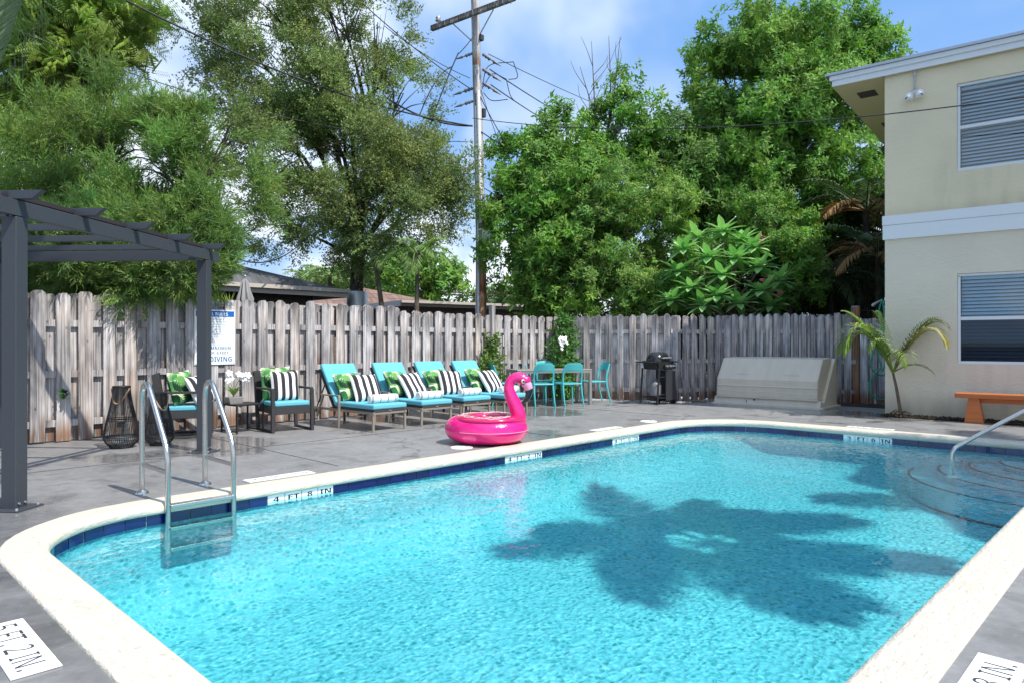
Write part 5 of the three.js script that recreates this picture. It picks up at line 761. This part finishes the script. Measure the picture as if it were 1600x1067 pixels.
function makeChair(label, p, turn) {   // moulded chair, local +z is the front
  const t = thing('dining_chair', label, 'chair', p, turn, 'turquoise moulded chairs round the grey table');
  for (const s of [-1, 1]) {
    mesh('leg', sweep(smooth([V(s * 0.185, 0.44, 0.20), V(s * 0.205, 0.2, 0.215), V(s * 0.215, 0.0, 0.225)], 8), (k) => 0.023 - 0.008 * k, 8), M.chair, t);
    mesh('leg', sweep(smooth([V(s * 0.205, 0.0, -0.30), V(s * 0.202, 0.22, -0.235), V(s * 0.20, 0.44, -0.19), V(s * 0.205, 0.60, -0.20), V(s * 0.205, 0.72, -0.235), V(s * 0.185, 0.82, -0.27)], 18), (k) => 0.014 + 0.011 * Math.sin(PI * Math.min(1, k * 1.1)), 8, 0.8), M.chair, t);
  }
  const seat = new RoundedBoxGeometry(0.44, 0.03, 0.46, 3, 0.014), sp = seat.attributes.position; for (let i = 0; i < sp.count; i++) { const x = sp.getX(i) / 0.22, z = sp.getZ(i) / 0.23; sp.setX(i, sp.getX(i) * (1 + 0.04 * z)); sp.setY(i, sp.getY(i) - 0.012 * (1 - x * x) * (z < 0.6 ? 1 : 0)); } seat.computeVertexNormals();
  mesh('seat', seat.translate(0, 0.45, 0.01), M.chair, t);
  const pos = [], uv = [], idx = [], nx = 16, ny = 8, th = 0.012;   // curved top panel between the uprights with an arched lower edge
  for (const side of [1, -1]) { const o = pos.length / 3; for (let j = 0; j <= ny; j++) for (let i = 0; i <= nx; i++) { const x = i / nx * 2 - 1, lo = 0.70 - 0.115 * Math.pow(Math.abs(x), 6), hi = 0.865 - 0.075 * Math.pow(Math.abs(x), 5), y = mix(lo, hi, j / ny), z = -0.205 - (y - 0.6) * 0.27 - 0.05 * (1 - x * x); pos.push(x * 0.208, y, z + side * th / 2 * (j === 0 || j === ny ? 0.2 : 1)); uv.push(i / nx, j / ny); if (i < nx && j < ny) { const a = o + j * (nx + 1) + i, b = a + nx + 1; side > 0 ? idx.push(a, a + 1, b + 1, a, b + 1, b) : idx.push(a, b + 1, a + 1, a, b, b + 1); } } }
  const bg = new THREE.BufferGeometry(); bg.setAttribute('position', new THREE.Float32BufferAttribute(pos, 3)); bg.setAttribute('uv', new THREE.Float32BufferAttribute(uv, 2)); bg.setIndex(idx); bg.computeVertexNormals(); mesh('backrest', bg, M.chair, t);
  return t;
}
{ const aW = Math.atan2(0.46, -0.887), aL = Math.atan2(0.887, 0.46);
  const c = makeChair('turquoise chair with its back to the pool, left of the near pair', [10.33, 0, -9.23], aW);
  copyOf(c, [10.83, 0, -8.93], aW + 0.05, 'turquoise chair with its back to the pool, right of the near pair');
  copyOf(c, onT(-0.98, 0.0), aL, 'turquoise chair at the left head of the grey table by the vine');
  copyOf(c, onT(1.03, 0.02), aL + PI, 'turquoise chair at the right head of the grey table');
  copyOf(c, onT(-0.42, 0.52), aW + PI, 'turquoise chair on the fence side facing the pool, left of the far pair');
  copyOf(c, onT(0.20, 0.50), aW + PI, 'turquoise chair on the fence side in front of the oleander'); }

// ---------------------------------------------------------------- grill
{ const t = thing('gas_grill', 'black domed barbecue grill on a cart in the fence corner', 'grill', [12.55, 0, -7.93], -0.12), w = 0.46, d = 0.5;
  for (const [x, z, s] of [[-w / 2, d / 2 - 0.03, 0.04], [-w / 2, -d / 2 + 0.03, 0.04], [w / 2, -d / 2 + 0.03, 0]]) mesh('leg', sweep([V(x - s * 1.6, 0, z), V(x, 0.74, z)], 0.02, 8), M.black, t);
  mesh('front_panel', rb(0.30, 0.60, 0.03, 0.006, 0.10, 0.38, d / 2 - 0.01), std(L(0.03, 0.032, 0.037), 0.5), t); mesh('side_panel', bx(0.02, 0.62, d - 0.05, w / 2, 0.37, 0), M.black, t);
  mesh('shelf', bx(w, 0.02, d - 0.04, 0, 0.14, 0), M.black, t); mesh('gas_bottle', new THREE.LatheGeometry([[0.001, 0], [0.10, 0.0], [0.13, 0.03], [0.13, 0.24], [0.09, 0.30], [0.03, 0.32], [0.03, 0.36], [0.001, 0.36]].map((q) => new THREE.Vector2(...q)), 20).translate(-0.08, 0.155, 0), std(L(0.20, 0.20, 0.21), 0.45), t);
  mesh('cross_bar', [rod([-w / 2, 0.56, d / 2 - 0.03], [-0.05, 0.56, d / 2 - 0.03], 0.011), rod([-w / 2, 0.2, d / 2 - 0.03], [-0.05, 0.2, d / 2 - 0.03], 0.011)], M.black, t);
  mesh('firebox', prism([[-0.24, 0.88], [0.24, 0.88], [0.19, 0.72], [-0.19, 0.72]], 0.40, 0.008).translate(0, 0, -0.2), M.black, t);
  mesh('side_shelf', [rb(0.24, 0.025, 0.40, 0.008, -0.36, 0.865, 0), bx(0.02, 0.12, 0.02, -0.28, 0.80, 0.15, 0, 0, 0.9)], M.black, t); mesh('side_shelf', [rb(0.16, 0.025, 0.40, 0.008, 0.32, 0.865, 0), bx(0.02, 0.12, 0.02, 0.27, 0.80, 0.15, 0, 0, -0.9)], M.black, t);
  const lid = mesh('lid', (() => { const g = new THREE.SphereGeometry(1, 32, 14, 0, 2 * PI, 0, PI / 2), p = g.attributes.position; for (let i = 0; i < p.count; i++) { const x = p.getX(i), y = p.getY(i), z = p.getZ(i); p.setXYZ(i, Math.sign(x) * Math.pow(Math.abs(x), 0.75) * 0.25, y * 0.19 + 0.885, Math.sign(z) * Math.pow(Math.abs(z), 0.75) * 0.21); } g.computeVertexNormals(); return g; })(), M.blackGloss, t);
  mesh('lid_trim', [rb(0.018, 0.014, 0.40, 0.004, 0.06, 1.074, 0), bx(0.30, 0.012, 0.012, 0.05, 0.955, 0.2)], M.galv, lid); mesh('handle', [rod([-0.14, 0.95, 0.245], [0.14, 0.95, 0.245], 0.012), rod([-0.13, 0.95, 0.17], [-0.13, 0.95, 0.245], 0.009), rod([0.13, 0.95, 0.17], [0.13, 0.95, 0.245], 0.009)], M.galv, lid);
  const con = mesh('control_panel', rb(0.34, 0.09, 0.035, 0.006, 0.08, 0.775, d / 2 + 0.0, -0.25), M.black, t); for (const k of [-0.05, 0.05, 0.14, 0.21]) mesh('knob', cyl(0.022, 0.019, 0.03, k, 0.785, d / 2 + 0.03, PI / 2 - 0.25), M.galv, con);
  for (const z of [-0.2, 0.2]) mesh('wheel', [place(new THREE.TorusGeometry(0.055, 0.02, 8, 24), w / 2 + 0.03, 0.075, z, 0, PI / 2), cyl(0.05, 0.05, 0.02, w / 2 + 0.03, 0.075, z, 0, 0, PI / 2)], M.black, t); }

// ---------------------------------------------------------------- storage locker, bench, hose, umbrella
{ const a = [13.40, -7.12], b = [13.50, -4.98], len = Math.hypot(b[0] - a[0], b[1] - a[1]), turn = Math.atan2(-(b[1] - a[1]), b[0] - a[0]);
  const t = thing('storage_locker', 'large beige moulded storage locker with a sloped lid against the shaded fence', 'storage box', [a[0], 0, a[1]], turn);   // local x along its front, front faces +z
  mesh('base', prism([[-0.02, 0], [1.0, 0], [1.0, 0.06], [0.965, 0.075], [0.96, 0.93], [0.87, 0.93], [0.22, 0.10], [0.03, 0.145], [0.0, 0.06]].map(([z, y]) => [z, y]), len - 0.04, 0.012).rotateY(PI / 2).translate(0.02, 0, 0), M.box, t);
  const prof = (e) => [[0.06 - e, 0.15], [0.01 - e, 0.16], [0.0 - e, 0.19], [0.0 - e, 0.275], [0.012 - e, 0.285], [0.012 - e, 0.385], [0.024 - e, 0.395], [0.028 - e, 0.52], [0.33, 0.925 + e], [0.80, 0.945 + e], [0.82, 0.90], [0.30, 0.20]];
  const lid = mesh('lid', prism(prof(0), len - 0.16, 0.016).rotateY(PI / 2).translate(0.08, 0, 0), M.box, t);
  for (const y of [0.28, 0.39]) mesh('lid_rib', rb(len - 0.14, 0.012, 0.02, 0.004, len / 2, y, 0.006), M.box, lid);
  mesh('lid_rim', rb(len - 0.1, 0.025, 0.05, 0.008, len / 2, 0.165, -0.005), M.box, lid); mesh('lid_rim', rb(len - 0.7, 0.02, 0.03, 0.006, len / 2, 0.957, -0.74), M.galv, lid);
  mesh('lock', [cyl(0.016, 0.016, 0.02, len * 0.40, 0.125, 0.0, PI / 2), cyl(0.016, 0.016, 0.02, len - 0.1, 0.20, 0.0, PI / 2)], M.black, t);
  mesh('seam', bx(0.006, 0.10, 0.01, len * 0.33, 0.07, 0.01, 0, 0, 0.25), M.black, t);
  mesh('plinth', rb(len + 0.10, 0.035, 1.06, 0.006, len / 2, 0.018, -0.5), M.box, t); }
{ const t = thing('bench', 'orange-stained wooden bench on tapered legs beside the cream wall', 'bench', [13.0, 0, -2.62], HTURN);   // local x along the wall
  mesh('seat_plank', rb(2.0, 0.07, 0.115, 0.006, 0.93, 0.43, 0.125), M.orange, t); mesh('seat_plank', rb(2.0, 0.07, 0.115, 0.006, 0.93, 0.43, 0.005), M.orange, t); mesh('seat_plank', rb(2.0, 0.07, 0.115, 0.006, 0.93, 0.43, -0.115), M.orange, t);
  for (const x of [0.18, 1.68]) { const g = prism([[-0.125, 0], [0.125, 0], [0.065, 0.394], [-0.065, 0.394]], 0.24, 0.004).translate(x, 0, -0.12); const l = mesh('leg', g, M.orange, t); void l; }
  mesh('stretcher', rb(1.4, 0.07, 0.04, 0.004, 0.93, 0.35, 0), M.orange, t); }
{ const o = V(15.04, 0.95, -4.45), t = thing('garden_hose', 'green garden hose looped on the dark gate beside the house corner', 'hose', [o.x, 0, o.z]), at = (s, y, k = 0) => V(s * 0.6955 - k * 0.7, y, s * 0.7185 + k * 0.7);
  mesh('hose', [sweep(smooth([at(0.09, 2.12), at(0.03, 1.9), at(0.05, 1.5, 0.02), at(-0.02, 1.25, 0.04), at(-0.14, 1.0, 0.05), at(-0.17, 0.82, 0.05), at(-0.08, 0.66, 0.06), at(0.08, 0.62, 0.06), at(0.16, 0.72, 0.05), at(0.14, 1.1, 0.05), at(0.04, 1.3, 0.06), at(-0.03, 1.0, 0.07), at(0.02, 0.78, 0.08), at(-0.14, 0.6, 0.08), at(-0.22, 0.40, 0.08), at(-0.17, 0.24, 0.08), at(0.0, 0.14, 0.08), at(0.2, 0.16, 0.06)], 110), 0.016, 8), sweep(smooth([at(0.1, 2.1), at(0.11, 1.7, 0.05), at(0.07, 1.3, 0.07), at(0.12, 0.9, 0.08), at(0.05, 0.7, 0.09)], 30), 0.016, 8)], M.hose, t);
  mesh('nozzle', sweep([at(0.08, 2.1), at(0.0, 2.06), at(-0.09, 2.0), at(-0.11, 1.98)], [0.016, 0.02, 0.032, 0.03], 10), M.galv, t); }
{ const t = thing('furled_umbrella', 'closed grey patio umbrella standing behind the fence before the bungalow', 'umbrella', [5.80, 1.03, -12.41].map((v, i) => i === 1 ? 0 : v));
  mesh('mast', rod([0, 0, 0], [0, 2.46, 0], 0.02), M.galv, t);
  const n = 40, pos = [], idx = [], uv = [], prof = [[2.42, 0.02], [2.36, 0.055], [2.2, 0.085], [2.05, 0.13], [1.9, 0.11], [1.6, 0.10], [1.25, 0.15]]; prof.forEach(([y, r], k) => { for (let i = 0; i <= n; i++) { const a = i / n * 2 * PI, q = r * (1 + 0.28 * Math.sin(a * 8 + k * 0.5)); pos.push(Math.cos(a) * q, y, Math.sin(a) * q); uv.push(i / n, y); if (k && i < n) { const p = (k - 1) * (n + 1) + i; idx.push(p, p + 1, p + n + 1, p + 1, p + n + 2, p + n + 1); } } });
  const g = new THREE.BufferGeometry(); g.setAttribute('position', new THREE.Float32BufferAttribute(pos, 3)); g.setAttribute('uv', new THREE.Float32BufferAttribute(uv, 2)); g.setIndex(idx); g.computeVertexNormals(); mesh('canopy', g, std(L(0.33, 0.33, 0.34), 0.9, { side: THREE.DoubleSide }), t); mesh('finial', place(new THREE.SphereGeometry(0.025, 10, 8), 0, 2.47, 0), M.galv, t); }
// fallen leaves by the corner fence
{ const R = rng(44), pos = [], uv = []; for (let i = 0; i < 260; i++) { const k = R(), a = V(13.0 + k * 0.6 + (R() - 0.5) * 0.5, 0.008 + R() * 0.02, -8.3 + k * 1.0 + (R() - 0.6) * 0.5); leafInto(pos, uv, a, V(R() - 0.5, 0.06 * R(), R() - 0.5).normalize(), V(0, 1, 0), 0.05 + 0.04 * R(), 0.025, 0.1); } tag(mesh('fallen_leaves', fromTris(pos, uv), std(L(0.22, 0.11, 0.05), 0.9, { side: THREE.DoubleSide })), 'brown fallen leaves gathered at the foot of the corner fence', null, null, 'stuff'); }

scene.traverse((o) => { if (o.isMesh) { o.castShadow = true; o.receiveShadow = true; } });
renderer.render(scene, camera);
